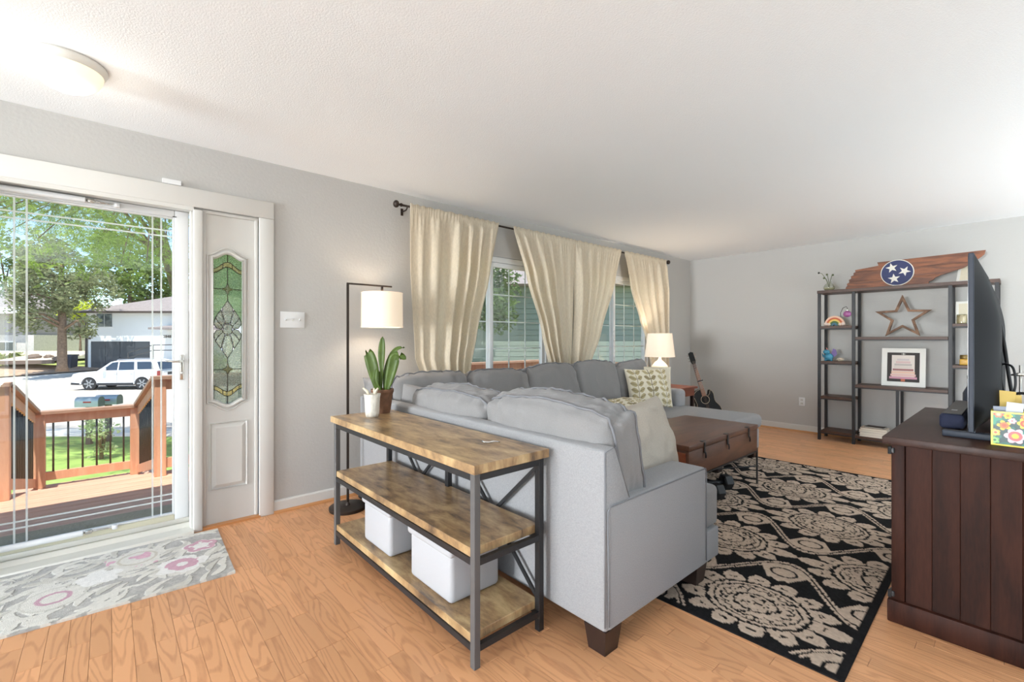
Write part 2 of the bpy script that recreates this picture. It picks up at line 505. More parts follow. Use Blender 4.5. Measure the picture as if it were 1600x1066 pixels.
wall_boxes('floor_unseen', [(-9.0, -1.302, -3.2, FY, -0.0119, -0.0005), (-1.302, BX, -3.2, -0.91, -0.0119, -0.0005)], 'bounce_grey')

# ------------------------------------------------------------------ baseboards
def quarter(axis, a, b, fixed, sgn):
    P = [(0, 0)] + [(0.018 * math.cos(t), 0.018 * math.sin(t)) for t in np.linspace(0, math.pi / 2, 6)]
    m = MB()
    if axis == 'x': m.prism([(fixed - sgn * p[0], p[1]) for p in P], a, b, 'x')
    else: m.prism([(fixed - sgn * p[0], p[1]) for p in P], a, b, 'y')
    return m
bbf = MB().prism([(FY - 0.014, 0), (FY, 0), (FY, 0.088), (FY - 0.006, 0.088), (FY - 0.014, 0.078)], 0.86, BX, 'x').build('baseboard_front', 'white_trim', kind='structure')
quarter('x', 0.86, BX, FY - 0.014, 1).build('shoe_molding', 'shoe_molding', bbf)
MB().box(-9.0, -0.67, FY - 0.014, FY - 0.0002, 0, 0.088).build('baseboard_left', 'white_trim', kind='structure')
bbb = MB().prism([(BX - 0.014, 0), (BX, 0), (BX, 0.088), (BX - 0.006, 0.088), (BX - 0.014, 0.078)], -3.2, FY - 0.014, 'y').build('baseboard_back', 'white_trim', kind='structure')
quarter('y', -3.2, FY - 0.03, BX - 0.014, 1).build('shoe_molding', 'shoe_molding', bbb)

# ------------------------------------------------------------------ entry: casing, jambs, sidelight
trim = empty('trim_2', (0.1, FY, 0), kind='structure')
def prof_board(name, x0, x1, z0, z1, parent=trim, y=FY, t=0.022):
    return MB().rbox(x0, x1, y - t, y - 0.0005, z0, z1, 0.006, 2).build(name, 'white_trim', parent, auto=40)
prof_board('casing_side', 0.768, 0.860, 0.0, 2.044)
prof_board('casing_head', -0.67, 0.860, 2.044, 2.161)
prof_board('casing_side', -0.67, -0.575, 0.0, 2.044)
for (a, c) in ((3.462, 2.022), (3.50, 2.034)):
    MB().box(-0.56, 0.40, a, a + 0.022, c, 2.05).build('head_stop', 'white_trim', trim)
box('head_jamb', 'white_trim', trim, -0.56, 0.78, 3.50, 3.629, 2.030, 2.0495)
box('side_jamb', 'white_trim', trim, -0.559, -0.532, 3.48, 3.629, 0, 2.03)
MB().rbox(0.398, 0.446, 3.452, 3.629, 0, 2.03, 0.006).build('mullion_post', 'white_trim', trim, auto=40)
MB().rbox(0.386, 0.399, 3.49, 3.56, 0, 2.03, 0.003).build('jamb_stop', 'white_trim', trim, auto=40)
mat('aluminium', (222, 220, 212), 0.4, metal=0.3)
mat('cream_alu', (226, 222, 198), 0.4, metal=0.2)
MB().prism([(3.43, 0.0), (3.63, 0.0), (3.63, 0.045), (3.545, 0.045), (3.52, 0.025), (3.44, 0.018)], -0.53, 0.398, 'x').build('threshold', 'aluminium', trim)
box('wood_sill', 'shoe_molding', trim, 0.446, 0.775, 3.455, 3.50, 0.0, 0.014)

sl = empty('door_2', (0.61, FY, 0), kind='structure')
sl['label'] = 'white sidelight panel with oval leaded glass beside the glass door'
sx0, sx1, sz0, sz1 = 0.446, 0.768, 0.014, 2.044
SC = 0.592; SHW = 0.082
def ogee(hw, zc, zs, up=1, n=28):
    """curve from left shoulder to right shoulder"""
    pts = []
    for i in range(n + 1):
        t = -1 + 2 * i / n
        s = 0.5 * (1 + math.cos(math.pi * t))
        pts.append((SC + t * hw, zs + (zc - zs) * s))
    return pts
ztop_c, ztop_s, zbot_c, zbot_s = 1.775, 1.738, 0.785, 0.822
top = ogee(SHW, ztop_c, ztop_s); bot = ogee(SHW, zbot_c, zbot_s)
ya, yb = 3.500, 3.545
MB().prism([(sx0, sz1), (sx1, sz1), (sx1, ztop_s)] + top[::-1] + [(sx0, ztop_s)], ya, yb).build('upper_panel', 'white_trim', sl)
MB().prism([(sx0, sz0), (sx0, zbot_s)] + bot + [(sx1, zbot_s), (sx1, sz0)], ya, yb).build('lower_panel', 'white_trim', sl)
MB().prism([(sx0, zbot_s), (SC - SHW, zbot_s), (SC - SHW, ztop_s), (sx0, ztop_s)], ya, yb).build('stile', 'white_trim', sl)
MB().prism([(SC + SHW, zbot_s), (sx1, zbot_s), (sx1, ztop_s), (SC + SHW, ztop_s)], ya, yb).build('stile', 'white_trim', sl)
loop = [(p[0], ya - 0.004, p[1]) for p in ogee(SHW + 0.012, ztop_c + 0.014, ztop_s + 0.012)] + [(p[0], ya - 0.004, p[1]) for p in ogee(SHW + 0.012, zbot_c - 0.014, zbot_s - 0.012)[::-1]]
MB().tube(loop, 0.011, 8, closed=True).build('glass_molding', 'white_trim', sl, smooth=True)
t2 = ogee(SHW + 0.034, ztop_c + 0.040, ztop_s + 0.022); b2 = ogee(SHW + 0.034, zbot_c - 0.040, zbot_s - 0.022)[::-1]
MB().tube([(p[0], ya - 0.001, p[1]) for p in t2 + b2], 0.006, 8, closed=True).build('outer_molding', 'white_trim', sl, smooth=True)
fz0, fz1, fx0, fx1 = 0.235, 0.665, 0.492, 0.700
MB().tube([(fx0, ya - 0.001, fz0), (fx1, ya - 0.001, fz0), (fx1, ya - 0.001, fz1), (fx0, ya - 0.001, fz1)], 0.009, 4, closed=True).build('panel_molding', 'white_trim', sl)
_b = MB(); i_ = 0.022
_b.add([(fx0 + 0.008, ya, fz0 + 0.008), (fx1 - 0.008, ya, fz0 + 0.008), (fx1 - 0.008, ya, fz1 - 0.008), (fx0 + 0.008, ya, fz1 - 0.008),
        (fx0 + i_ + 0.008, ya - 0.012, fz0 + i_ + 0.008), (fx1 - i_ - 0.008, ya - 0.012, fz0 + i_ + 0.008), (fx1 - i_ - 0.008, ya - 0.012, fz1 - i_ - 0.008), (fx0 + i_ + 0.008, ya - 0.012, fz1 - i_ - 0.008)],
       [(0, 1, 5, 4), (1, 2, 6, 5), (2, 3, 7, 6), (3, 0, 4, 7), (4, 5, 6, 7), (3, 2, 1, 0)])
_b.build('raised_panel', 'white_trim', sl)
for xx in (sx0 + 0.012, sx1 - 0.012):
    MB().rbox(xx - 0.010, xx + 0.010, ya - 0.014, ya, sz0, sz1 - 0.012, 0.004).build('panel_bead', 'white_trim', sl, auto=40)
MB().rbox(sx0, sx1, ya - 0.014, ya, sz1 - 0.022, sz1, 0.004).build('panel_bead', 'white_trim', sl, auto=40)

# leaded glass: panes and cames.  art units: X 0..165 across, Y 0..917 down
def rip_glass(name, tint, t=0.35, gl=0.12):
    m = bpy.data.materials.new(name); m.use_nodes = True
    nt = m.node_tree; nt.nodes.clear(); N = nt.nodes.new; L = nt.links.new
    o = N('ShaderNodeOutputMaterial'); tr = N('ShaderNodeBsdfTransparent'); tr.inputs[0].default_value = (*lin(tint), 1)
    tl = N('ShaderNodeBsdfTranslucent'); tl.inputs[0].default_value = (*lin(tint), 1)
    g = N('ShaderNodeBsdfGlossy'); g.inputs['Roughness'].default_value = 0.12
    m1 = N('ShaderNodeMixShader'); m2 = N('ShaderNodeMixShader')
    tc = N('ShaderNodeTexCoord'); n = N('ShaderNodeTexNoise'); n.inputs['Scale'].default_value = 150; L(tc.outputs['Object'], n.inputs['Vector'])
    mr = N('ShaderNodeMapRange'); mr.inputs[1].default_value = 0.35; mr.inputs[2].default_value = 0.65; mr.inputs[3].default_value = t; mr.inputs[4].default_value = min(1, t + 0.5); L(n.outputs[0], mr.inputs[0])
    bp = N('ShaderNodeBump'); bp.inputs['Strength'].default_value = 0.8; bp.inputs['Distance'].default_value = 0.004; L(n.outputs[0], bp.inputs['Height']); L(bp.outputs[0], g.inputs['Normal'])
    L(mr.outputs[0], m1.inputs[0]); L(tr.outputs[0], m1.inputs[1]); L(tl.outputs[0], m1.inputs[2])
    m2.inputs[0].default_value = gl; L(m1.outputs[0], m2.inputs[1]); L(g.outputs[0], m2.inputs[2]); L(m2.outputs[0], o.inputs[0])
    M_[name] = m
rip_glass('ripple_glass', (214, 220, 206), 0.2, 0.08); rip_glass('bevel_clear', (206, 212, 196), 0.0, 0.16); rip_glass('amber_glass', (222, 216, 168), 0.1, 0.12); rip_glass('foliage_lit_glass', (200, 222, 188), 0.15, 0.08)
def A(X, Y, y=3.522): return (SC + (X - 82.5) / 165 * 2 * SHW, y, 1.775 - (Y) * (0.99 / 917))
def pane(poly, m, y=3.522, t=0.003, lift=0.0):
    P = [A(*p) for p in poly]
    b = MB(); n = len(P)
    vs = [(p[0], y - t, p[2]) for p in P] + [(p[0], y, p[2]) for p in P]
    fs = [tuple(range(n)), tuple(range(2 * n - 1, n - 1, -1))] + [(i, i + n, (i + 1) % n + n, (i + 1) % n) for i in range(n)]
    if lift:
        cx = sum(p[0] for p in P) / n; cz = sum(p[2] for p in P) / n
        vs += [((p[0] + cx) / 2, y - t - lift, (p[2] + cz) / 2) for p in P]
        fs = fs[1:] + [tuple(2 * n + i for i in range(n))] + [(i, (i + 1) % n, (i + 1) % n + 2 * n, i + 2 * n) for i in range(n)]
    b.add(vs, fs).build('pane', m, sl)
def came(path, r=0.0026):
    MB().tube([A(X, Y, 3.519) for X, Y in path], r, 6).build('lead_came', 'bronze', sl, smooth=True)
def arc(y_edge, y_mid, x0=0, x1=165, n=12):
    out = []
    for i in range(n + 1):
        X = x0 + (x1 - x0) * i / n; t = (X - 82.5) / 82.5
        out.append((X, y_edge + (y_mid - y_edge) * 0.5 * (1 + math.cos(math.pi * t))))
    return out
Hh = 917
for flip in (0, 1):
    F = (lambda p: (p[0], Hh - p[1])) if flip else (lambda p: p)
    g1 = 'ripple_glass' if flip else 'foliage_lit_glass'  # green light of the foliage outside is put into the upper panes' tint
    a0, a1, b0, b1 = 92, 46, 116, 76
    pane([F(p) for p in arc(34, 0, 0, 82) + arc(a0, a1, 0, 82)[::-1]], g1)
    pane([F(p) for p in arc(34, 0, 82, 165) + arc(a0, a1, 82, 165)[::-1]], g1)
    for xa, xb in ((0, 55), (55, 110), (110, 165)):
        pane([F(p) for p in arc(a0, a1, xa, xb) + arc(b0, b1, xa, xb)[::-1]], 'amber_glass', lift=0.003)
        if xb < 165: came([F(arc(a0, a1, xb, xb + 1)[0]), F(arc(b0, b1, xb, xb + 1)[0])])
    came([F(p) for p in arc(a0, a1)]); came([F(p) for p in arc(b0, b1)])
    for s in (0, 1):
        xa, xb = (0, 82.5) if s == 0 else (82.5, 165)
        pane([F(p) for p in arc(b0, b1, xa, xb) + ([(82.5, 212), (0, 212)] if s == 0 else [(165, 212), (82.5, 212)])], g1)
    star = [(82.5, 178), (92, 202), (118, 212), (92, 222), (82.5, 250), (73, 222), (47, 212), (73, 202)]
    pane([F(p) for p in star], 'amber_glass', y=3.519, lift=0.003)
    came([F(p) for p in star + star[:1]])
    came([F((0, 212)), F((47, 212))]); came([F((118, 212)), F((165, 212))]); came([F((82.5, 0)), F((82.5, a1))]); came([F((82.5, b1)), F((82.5, 178))]); came([F((82.5, 250)), F((82.5, 282))])
    pane([F(p) for p in [(0, 212), (82.5, 212), (82.5, 282), (50, 330), (10, 400), (0, 458)]], g1)
    pane([F(p) for p in [(165, 212), (82.5, 212), (82.5, 282), (115, 330), (155, 400), (165, 458)]], g1)
    petals = [[(82.5, 282), (110, 325), (116, 370), (100, 415), (82.5, 432), (65, 415), (49, 370), (55, 325)],
              [(45, 340), (60, 385), (66, 425), (56, 440), (28, 415), (14, 385)], [(120, 340), (105, 385), (99, 425), (109, 440), (137, 415), (151, 385)],
              [(12, 390), (40, 425), (56, 442), (48, 458), (20, 452), (2, 425)], [(153, 390), (125, 425), (109, 442), (117, 458), (145, 452), (163, 425)]]
    for p in petals:
        pane([F(q) for q in p], 'bevel_clear', y=3.519, lift=0.005); came([F(q) for q in p + p[:1]])
ctr = [(82.5, 418), (108, 438), (108, 478), (82.5, 500), (57, 478), (57, 438)]
pane(ctr, 'bevel_clear', y=3.517, lift=0.006); came(ctr + ctr[:1])

# ------------------------------------------------------------------ storm door
sd = empty('door_1', (-0.07, 3.60, 0.045), kind='structure')
sd['label'] = 'white full view storm door with bevelled glass and lever handle'
def sdb(name, a, r=0.005, m='white_vinyl'): return MB().rbox(*a, r, 2).build(name, m, sd, auto=40)
sdb('stile', (0.312, 0.386, 3.570, 3.612, 0.046, 2.028)); sdb('stile', (-0.53, -0.456, 3.570, 3.612, 0.046, 2.028))
sdb('top_rail', (-0.456, 0.312, 3.570, 3.612, 1.985, 2.028)); sdb('bottom_rail', (-0.456, 0.312, 3.570, 3.612, 0.046, 0.105), m='cream_alu')
sdb('sweep', (-0.53, 0.386, 3.562, 3.570, 0.046, 0.075), 0.002, 'aluminium')
sdb('glass_bead', (0.302, 0.312, 3.576, 3.606, 0.105, 1.985), 0.003); sdb('glass_bead', (-0.456, 0.302, 3.576, 3.606, 0.105, 0.116), 0.003); sdb('glass_bead', (-0.456, 0.302, 3.576, 3.606, 1.975, 1.985), 0.003)
box('glass_pane', 'window_glass', sd, -0.456, 0.312, 3.589, 3.594, 0.105, 1.985)
def bevel(a, b):
    MB().bar(a, b, 0.0085, 0.004, up=(0, 1, 0)).build('bevel_line', 'beveled_glass', sd)
for xx in (-0.378, -0.332, 0.203, 0.246): bevel((xx, 3.587, 0.116), (xx, 3.587, 1.975))
for zz in (0.20, 0.235, 1.862, 1.898): bevel((-0.456, 3.5865, zz), (0.302, 3.5865, zz))
hd = MB().rbox(0.338, 0.362, 3.562, 3.572, 0.955, 1.115, 0.004).build('handle_plate', 'chrome', sd, auto=40)
MB().tube([(0.350, 3.564, 1.075), (0.350, 3.535, 1.075), (0.345, 3.528, 1.075), (0.31, 3.526, 1.074), (0.245, 3.528, 1.082)], [0.008, 0.008, 0.008, 0.007, 0.005], 10).build('lever', 'chrome', hd, smooth=True)
MB().tube([(0.350, 3.564, 1.0), (0.350, 3.551, 1.0)], 0.008, 10).build('thumb_turn', 'chrome', hd, smooth=True)
for zc, xs, xe in ((2.006, -0.50, -0.10), (0.115, -0.455, -0.11)):
    c = MB().tube([(xs, 3.545, zc), (xs + 0.004, 3.545, zc), (xe, 3.545, zc), (xe + 0.003, 3.545, zc)], [0.013, 0.016, 0.016, 0.012], 14).build('closer_tube', 'white_vinyl', sd, auto=40)
    MB().tube([(xe, 3.545, zc), (xe + 0.14, 3.55, zc - 0.004)], 0.0045, 8).build('closer_rod', 'chrome', c, smooth=True)
    MB().rbox(xe + 0.01, xe + 0.04, 3.535, 3.556, zc - 0.010, zc + 0.010, 0.003).build('closer_clip', 'chrome', c, auto=40)
    MB().rbox(xe + 0.125, xe + 0.15, 3.54, 3.57, zc - 0.016, zc + 0.008, 0.003).build('closer_bracket', 'white_vinyl', c, auto=40)
box('latch_pin', 'bronze', sd, 0.302, 0.322, 3.566, 3.5705, 1.986, 1.990)

# ------------------------------------------------------------------ sliding windows behind the curtains
def slider(name, x0, x1, z0, z1):
    r = empty(name, ((x0 + x1) / 2, FY, z0), kind='structure')
    F = lambda n, a, rr=0.006: MB().rbox(*a, rr, 2).build(n, 'white_vinyl', r, auto=40)
    F('frame_head', (x0, x1, 3.49, 3.60, z1 - 0.055, z1)); F('frame_sill', (x0, x1, 3.47, 3.60, z0, z0 + 0.05))
    F('frame_jamb', (x0, x0 + 0.05, 3.49, 3.60, z0 + 0.05, z1 - 0.055)); F('frame_jamb', (x1 - 0.05, x1, 3.49, 3.60, z0 + 0.05, z1 - 0.055))
    xm = (x0 + x1) / 2
    for k, (a, b, yy) in enumerate(((x0 + 0.05, xm + 0.02, 3.545), (xm - 0.02, x1 - 0.05, 3.51))):
        sash = empty('sash', ((a + b) / 2, yy, z0 + 0.05), parent=None); sash.parent = r
        sash.location = Vector(((a + b) / 2, yy, z0 + 0.05)) - Vector(r.location)
        S = lambda n, q: MB().rbox(*q, 0.004, 2).build(n, 'white_vinyl', sash, auto=40)
        zt, zb = z1 - 0.055, z0 + 0.05
        S('sash_stile', (a, a + 0.042, yy, yy + 0.032, zb, zt)); S('sash_stile', (b - 0.042, b, yy, yy + 0.032, zb, zt))
        S('sash_rail', (a + 0.042, b - 0.042, yy, yy + 0.032, zt - 0.045, zt)); S('sash_rail', (a + 0.042, b - 0.042, yy, yy + 0.032, zb, zb + 0.045))
        box('glass_pane', 'window_glass', sash, a + 0.042, b - 0.042, yy + 0.020, yy + 0.023, zb + 0.045, zt - 0.045)
        w = (b - a - 0.084); n = 3
        for i in range(1, n):
            xx = a + 0.042 + w * i / n
            box('grille_bar', 'white_vinyl', sash, xx - 0.006, xx + 0.006, yy + 0.024, yy + 0.029, zb + 0.045, zt - 0.045)
        hgt = zt - zb - 0.09
        for i in range(1, 4):
            zz = zb + 0.045 + hgt * i / 4
            box('grille_bar', 'white_vinyl', sash, a + 0.042, b - 0.042, yy + 0.0245, yy + 0.0285, zz - 0.006, zz + 0.006)
    return r
slider('window_1', W1[0], W1[1], *WZ)
slider('window_2', W2[0], W2[1], *WZ)
# ================================================================== SOFT FURNITURE HELPERS
def bprism(poly, a, b, axis, r, seg=2):
    m = MB().prism(poly, a, b, axis)
    bm = bmesh.new()
    vs = [bm.verts.new(p) for p in m.v]
    for f in m.f: bm.faces.new([vs[i] for i in f])
    bmesh.ops.recalc_face_normals(bm, faces=bm.faces)
    bmesh.ops.bevel(bm, geom=list(bm.edges), offset=r, segments=seg, affect='EDGES', profile=0.5)
    return MB().bm(bm)

def fb(p, sc, seed):
    return mnoise.fractal(Vector((p[0] * sc + seed * 7.1, p[1] * sc - seed * 3.3, p[2] * sc + seed)), 1.0, 2.0, 3)

def cushion(name, m, parent, c, size, rot, puff=0.04, r=0.05, seed=1, wr=0.012, pipe='sofa_piping', slump=0.0, n=20, **kw):
    """boxed cushion: local x = width, y = thickness, z = height"""
    w, t, h = [s / 2 for s in size]
    R = rot if isinstance(rot, Matrix) else Matrix.Rotation(rot[2], 3, 'Z') @ Matrix.Rotation(rot[0], 3, 'X') @ Matrix.Rotation(rot[1], 3, 'Y')
    c = Vector(c)
    def deform(a, b_, c_):
        p = Vector((a * w, b_ * t, c_ * h))
        q = Vector((max(-w + r, min(w - r, p.x)), max(-t + r, min(t - r, p.y)), max(-h + r, min(h - r, p.z))))
        d = p - q
        if d.length > 1e-6: p = q + d.normalized() * min(r, d.length)
        ea = (1 - min(1, abs(a)) ** 2.2); ec = (1 - min(1, abs(c_)) ** 2.2)
        p.y += math.copysign(1, b_) * min(1, abs(b_) * 1.2) * puff * (ea * ec) ** 0.6
        p.z += (puff * 0.55) * c_ * ea * (1 if c_ > 0 else 0.2) - slump * (1 - abs(a)) * max(0, c_)
        p.x += (puff * 0.4) * a * ec
        f = fb(p, 5, seed) * wr * 0.55 + fb(Vector((p.x * 2.6, p.y, p.z * 0.7)), 11, seed + 5) * wr * 0.9 * (0.35 + abs(a * c_))
        f += (1 - abs(mnoise.noise(Vector((p.x * 16 + seed, p.y * 5, p.z * 5 + seed))))) ** 6 * wr * 0.5 * max(0.0, abs(c_) - 0.35)
        nrm = Vector((p.x / w, p.y / t, p.z / h))
        p += nrm.normalized() * f
        return c + R @ p
    bm = bmesh.new(); bmesh.ops.create_cube(bm, size=2.0)
    bmesh.ops.subdivide_edges(bm, edges=list(bm.edges), cuts=n, use_grid_fill=True)
    for v in bm.verts: v.co = deform(*v.co)
    o = MB().bm(bm).build(name, m, parent, smooth=True, **kw)
    if pipe:
        N = 28
        per = [(-1 + 2 * i / N, -1) for i in range(N)] + [(1, -1 + 2 * i / N) for i in range(N)] + [(1 - 2 * i / N, 1) for i in range(N)] + [(-1, 1 - 2 * i / N) for i in range(N)]
        for s in (-0.72, 0.72):
            MB().tube([(lambda q: q + (q - c).normalized() * 0.004)(deform(a, s, b_)) for a, b_ in per], 0.0058, 6, closed=True).build('piping', pipe, o, smooth=True)
    return o

def pillow(name, m, c, size, rot, seed=1, pw=0.42, pinch=0.07, wr=0.01, col=None, n=40, parent=None, **kw):
    """knife-edge throw pillow; col(a, c, side) -> rgb for a printed face"""
    w, t, h = [s / 2 for s in size]
    R = rot if isinstance(rot, Matrix) else Matrix.Rotation(rot[2], 3, 'Z') @ Matrix.Rotation(rot[0], 3, 'X') @ Matrix.Rotation(rot[1], 3, 'Y')
    c = Vector(c)
    def P(a, k, s):
        x = a * w * (1 - pinch * (1 - k * k)); z = k * h * (1 - pinch * (1 - a * a))
        y = s * t * max(0.0, (1 - a ** 2) * (1 - k ** 2)) ** pw
        e = (1 - abs(a)) * (1 - abs(k))
        y += fb((x, s, z), 8, seed) * wr * min(1, e * 6) * 1.5 + s * fb((x * 3, s, z), 9, seed + 3) * wr * min(1, e * 8) * (0.3 + abs(a * k))
        return c + R @ Vector((x, y, z))
    mb = MB(); cols = []
    for s in (-1, 1):
        mb.grid(n, n, lambda u, v, s=s: P(-1 + 2 * u, -1 + 2 * v, s))
        if col:
            for i in range(n):
                for j in range(n): cols.append(col(-1 + 2 * i / (n - 1), -1 + 2 * j / (n - 1), s))
    if col: mb.cols = np.array(cols, dtype=np.float32)
    return mb.build(name, m, parent, smooth=True, **kw)

# ================================================================== SECTIONAL SOFA
sofa = empty('sectional_sofa', (1.9, 2.6, 0), label='grey L shaped sectional sofa with chaise facing the wooden trunk', cat='sofa')
SF = 'sofa_fabric'
def sf(name, mb, m=SF): return mb.build(name, m, sofa, auto=50)
sf('back', bprism([(1.402, 0.10), (1.402, 0.790), (1.468, 0.800), (1.575, 0.56), (1.62, 0.30), (1.62, 0.10)], 1.052, 3.295, 'y', 0.012))
sf('arm', MB().rbox(1.418, 2.214, 1.046, 1.235, 0.10, 0.582, 0.016, 3))
sf('base', MB().rbox(1.60, 2.362, 1.050, 2.46, 0.10, 0.252, 0.012))
def lcush(name, poly, z0, z1): return sf(name, bprism(poly, z0, z1, 'z', 0.028, 3), 'sofa_cushion')
lcush('seat_cushion', [(1.58, 1.24), (2.218, 1.24), (2.218, 1.056), (2.370, 1.056), (2.370, 1.85), (1.58, 1.85)], 0.256, 0.462)
lcush('seat_cushion', [(1.58, 1.856), (2.370, 1.856), (2.370, 2.45), (1.58, 2.45)], 0.256, 0.462)
sf('window_side_back', bprism([(3.11, 0.10), (3.07, 0.45), (3.22, 0.800), (3.29, 0.790), (3.29, 0.10)], 1.62, 5.03, 'x', 0.012))
sf('window_side_base', MB().rbox(1.60, 4.08, 2.46, 3.11, 0.10, 0.252, 0.012))
for a, b in ((1.60, 2.40), (2.406, 3.22), (3.226, 4.06)):
    lcush('seat_cushion', [(a, 2.455), (b, 2.455), (b, 3.11), (a, 3.11)], 0.256, 0.462)
sf('chaise_base', MB().rbox(4.085, 5.005, 1.815, 3.11, 0.10, 0.30, 0.014))
sf('chaise_cushion', MB().rbox(4.065, 5.03, 1.79, 3.14, 0.303, 0.447, 0.048, 5), 'sofa_cushion')
sf('arm', MB().rbox(4.85, 5.045, 2.62, 3.285, 0.30, 0.635, 0.05, 4))
foot = lambda cx, cy: MB().add([(cx + sx * (0.052 if k else 0.040), cy + sy * (0.052 if k else 0.040), z) for k, z in ((0, 0.0), (1, 0.10)) for sx, sy in ((-1, -1), (1, -1), (1, 1), (-1, 1))],
    [(3, 2, 1, 0), (4, 5, 6, 7), (0, 1, 5, 4), (1, 2, 6, 5), (2, 3, 7, 6), (3, 0, 4, 7)]).build('foot', 'espresso', sofa)
for p in ((1.458, 1.105), (2.19, 1.110), (1.47, 3.22), (4.945, 1.875), (4.14, 1.875), (4.96, 3.22)): foot(*p)
# welts on the near arm and back
for pts in ([(1.420, 1.047, 0.12), (1.412, 1.047, 0.56), (1.430, 1.047, 0.576), (2.205, 1.047, 0.577), (2.213, 1.047, 0.56), (2.213, 1.047, 0.12)],
            [(1.404, 1.055, 0.12), (1.404, 1.055, 0.785), (1.47, 1.056, 0.796), (1.57, 1.056, 0.565)]):
    MB().tube(pts, 0.0030, 6).build('welt', 'sofa_piping', sofa, smooth=True)
rx = math.radians
# back cushions, near wing (width runs along y)
cushion('back_cushion', 'sofa_cushion', sofa, (1.615, 1.495, 0.690), (0.78, 0.21, 0.46), (rx(10), 0, -math.pi / 2), 0.055, 0.06, 3, 0.020, slump=-0.01, n=30)
cushion('back_cushion', 'sofa_cushion', sofa, (1.61, 2.27, 0.675), (0.74, 0.20, 0.45), (rx(10), 0, -math.pi / 2), 0.055, 0.06, 8, 0.020, n=30)
# window wing
for i, (x0, x1, zt) in enumerate(((1.50, 2.13, 0.93), (2.14, 2.79, 0.925), (2.80, 3.44, 0.945), (3.45, 4.10, 0.955), (4.10, 4.72, 0.93))):
    cushion('back_cushion', 'sofa_cushion', sofa, ((x0 + x1) / 2, 2.99, (0.455 + zt) / 2), (x1 - x0, 0.20, zt - 0.455), (rx(-13), rx((0, 1.5, -2, 1, -6)[i]), 0), 0.055, 0.055, 20 + i, 0.018)

# ------------------------------------------------------------------ throw pillows
pillow('throw_pillow', 'sofa_cushion', (1.665, 2.79, 0.685), (0.40, 0.19, 0.40), (rx(-12), rx(8), rx(-38)), 4, label='small charcoal grey pillow in the sofa corner behind the potted plant', cat='pillow')
pillow('throw_pillow', 'sofa_cushion', (1.56, 3.12, 0.76), (0.40, 0.17, 0.38), (rx(10), rx(-6), rx(-60)), 6, label='grey pillow at the far left sofa end beside the floor lamp', cat='pillow')
pillow('throw_pillow', 'beige_fabric', (2.125, 1.375, 0.660), (0.62, 0.22, 0.43), (rx(-16), rx(-3), rx(2)), 9, pw=0.34, label='large plain oatmeal pillow leaning against the near sofa arm', cat='pillow')
pillow('throw_pillow', 'cream_fabric', (4.66, 2.83, 0.685), (0.46, 0.16, 0.46), (rx(-14), rx(4), rx(-34)), 12, label='plain cream pillow tucked behind the leaf print pillow', cat='pillow')
pillow('throw_pillow', 'cream_fabric', (4.42, 2.95, 0.70), (0.44, 0.15, 0.44), (rx(-14), rx(-3), rx(4)), 13, label='cream pillow below the table lamp shade, mostly hidden', cat='pillow')
attr_mat('leaf_print', 0.95, 0.2, 300)
_cr = lin((224, 216, 196)); _lf = [lin((176, 162, 124)), lin((158, 144, 112)), lin((190, 176, 138))]; _st = lin((120, 108, 84))
def leafprint(a, k, s):
    x = (a + 1) / 2 * 3; ci = min(2, int(x)); lx = (x - ci - 0.5) * 2
    if abs(lx) < 0.035: return _st
    yy = (k + 1) * 3.2 - abs(lx) * 0.55
    f = yy - math.floor(yy)
    l = abs(lx)
    if 0.06 < l < 0.86:
        wdt = 0.40 * math.sin(math.pi * (l - 0.06) / 0.80) ** 0.7
        if abs(f - 0.5) < wdt:
            return _lf[(ci + int(math.floor(yy)) % 2 * (ci == 1)) % 3] if abs(f - 0.5) > 0.04 else _st
    return _cr
pillow('throw_pillow', 'leaf_print', (4.36, 2.70, 0.685), (0.52, 0.17, 0.44), (rx(-18), 0, rx(-24)), 15, col=leafprint, n=110, label='square cream pillow printed with taupe leaf sprigs on the window side seat', cat='pillow')
pillow('throw_pillow', 'leaf_print', (3.78, 2.56, 0.545), (0.46, 0.15, 0.26), (rx(-55), 0, rx(-14)), 16, col=leafprint, n=90, label='small leaf print pillow lying flat in front of the square one', cat='pillow')

# ================================================================== CONSOLE TABLE
def rustic(name, c_dark, c_mid, c_light):
    m, nt, b = nmat(name); N = nt.nodes.new; L = nt.links.new
    tc = N('ShaderNodeTexCoord'); mp = N('ShaderNodeMapping'); mp.inputs['Scale'].default_value = (3.6, 1.1, 1.0); L(tc.outputs['Object'], mp.inputs[0])
    n = N('ShaderNodeTexNoise'); n.inputs['Scale'].default_value = 4.5; n.inputs['Detail'].default_value = 9; n.inputs['Roughness'].default_value = 0.66; n.inputs['Distortion'].default_value = 0.25; L(mp.outputs[0], n.inputs['Vector'])
    r = N('ShaderNodeValToRGB'); e = r.color_ramp.elements
    e[0].position = 0.33; e[0].color = (*lin(c_dark), 1); e[1].position = 0.66; e[1].color = (*lin(c_light), 1)
    k = e.new(0.48); k.color = (*lin(c_mid), 1)
    L(n.outputs[0], r.inputs[0]); L(r.outputs[0], b.inputs['Base Color'])
    b.inputs['Roughness'].default_value = 0.3
    M_[name] = m
rustic('rustic_board', (92, 74, 58), (164, 132, 94), (206, 178, 132))
rustic('rustic_edge', (110, 80, 56), (140, 104, 72), (160, 122, 86))
con = empty('console_table', (1.18, 2.02, 0), label='three tier console table with rustic brown shelves and dark metal frame behind the sofa', cat='console table')
T0, T1, U0, U1 = 1.000, 1.362, 1.335, 2.722
MB().rbox(0.986, 1.376, 1.318, 2.738, 0.722, 0.757, 0.002, 1).build('table_top', 'rustic_board', con)
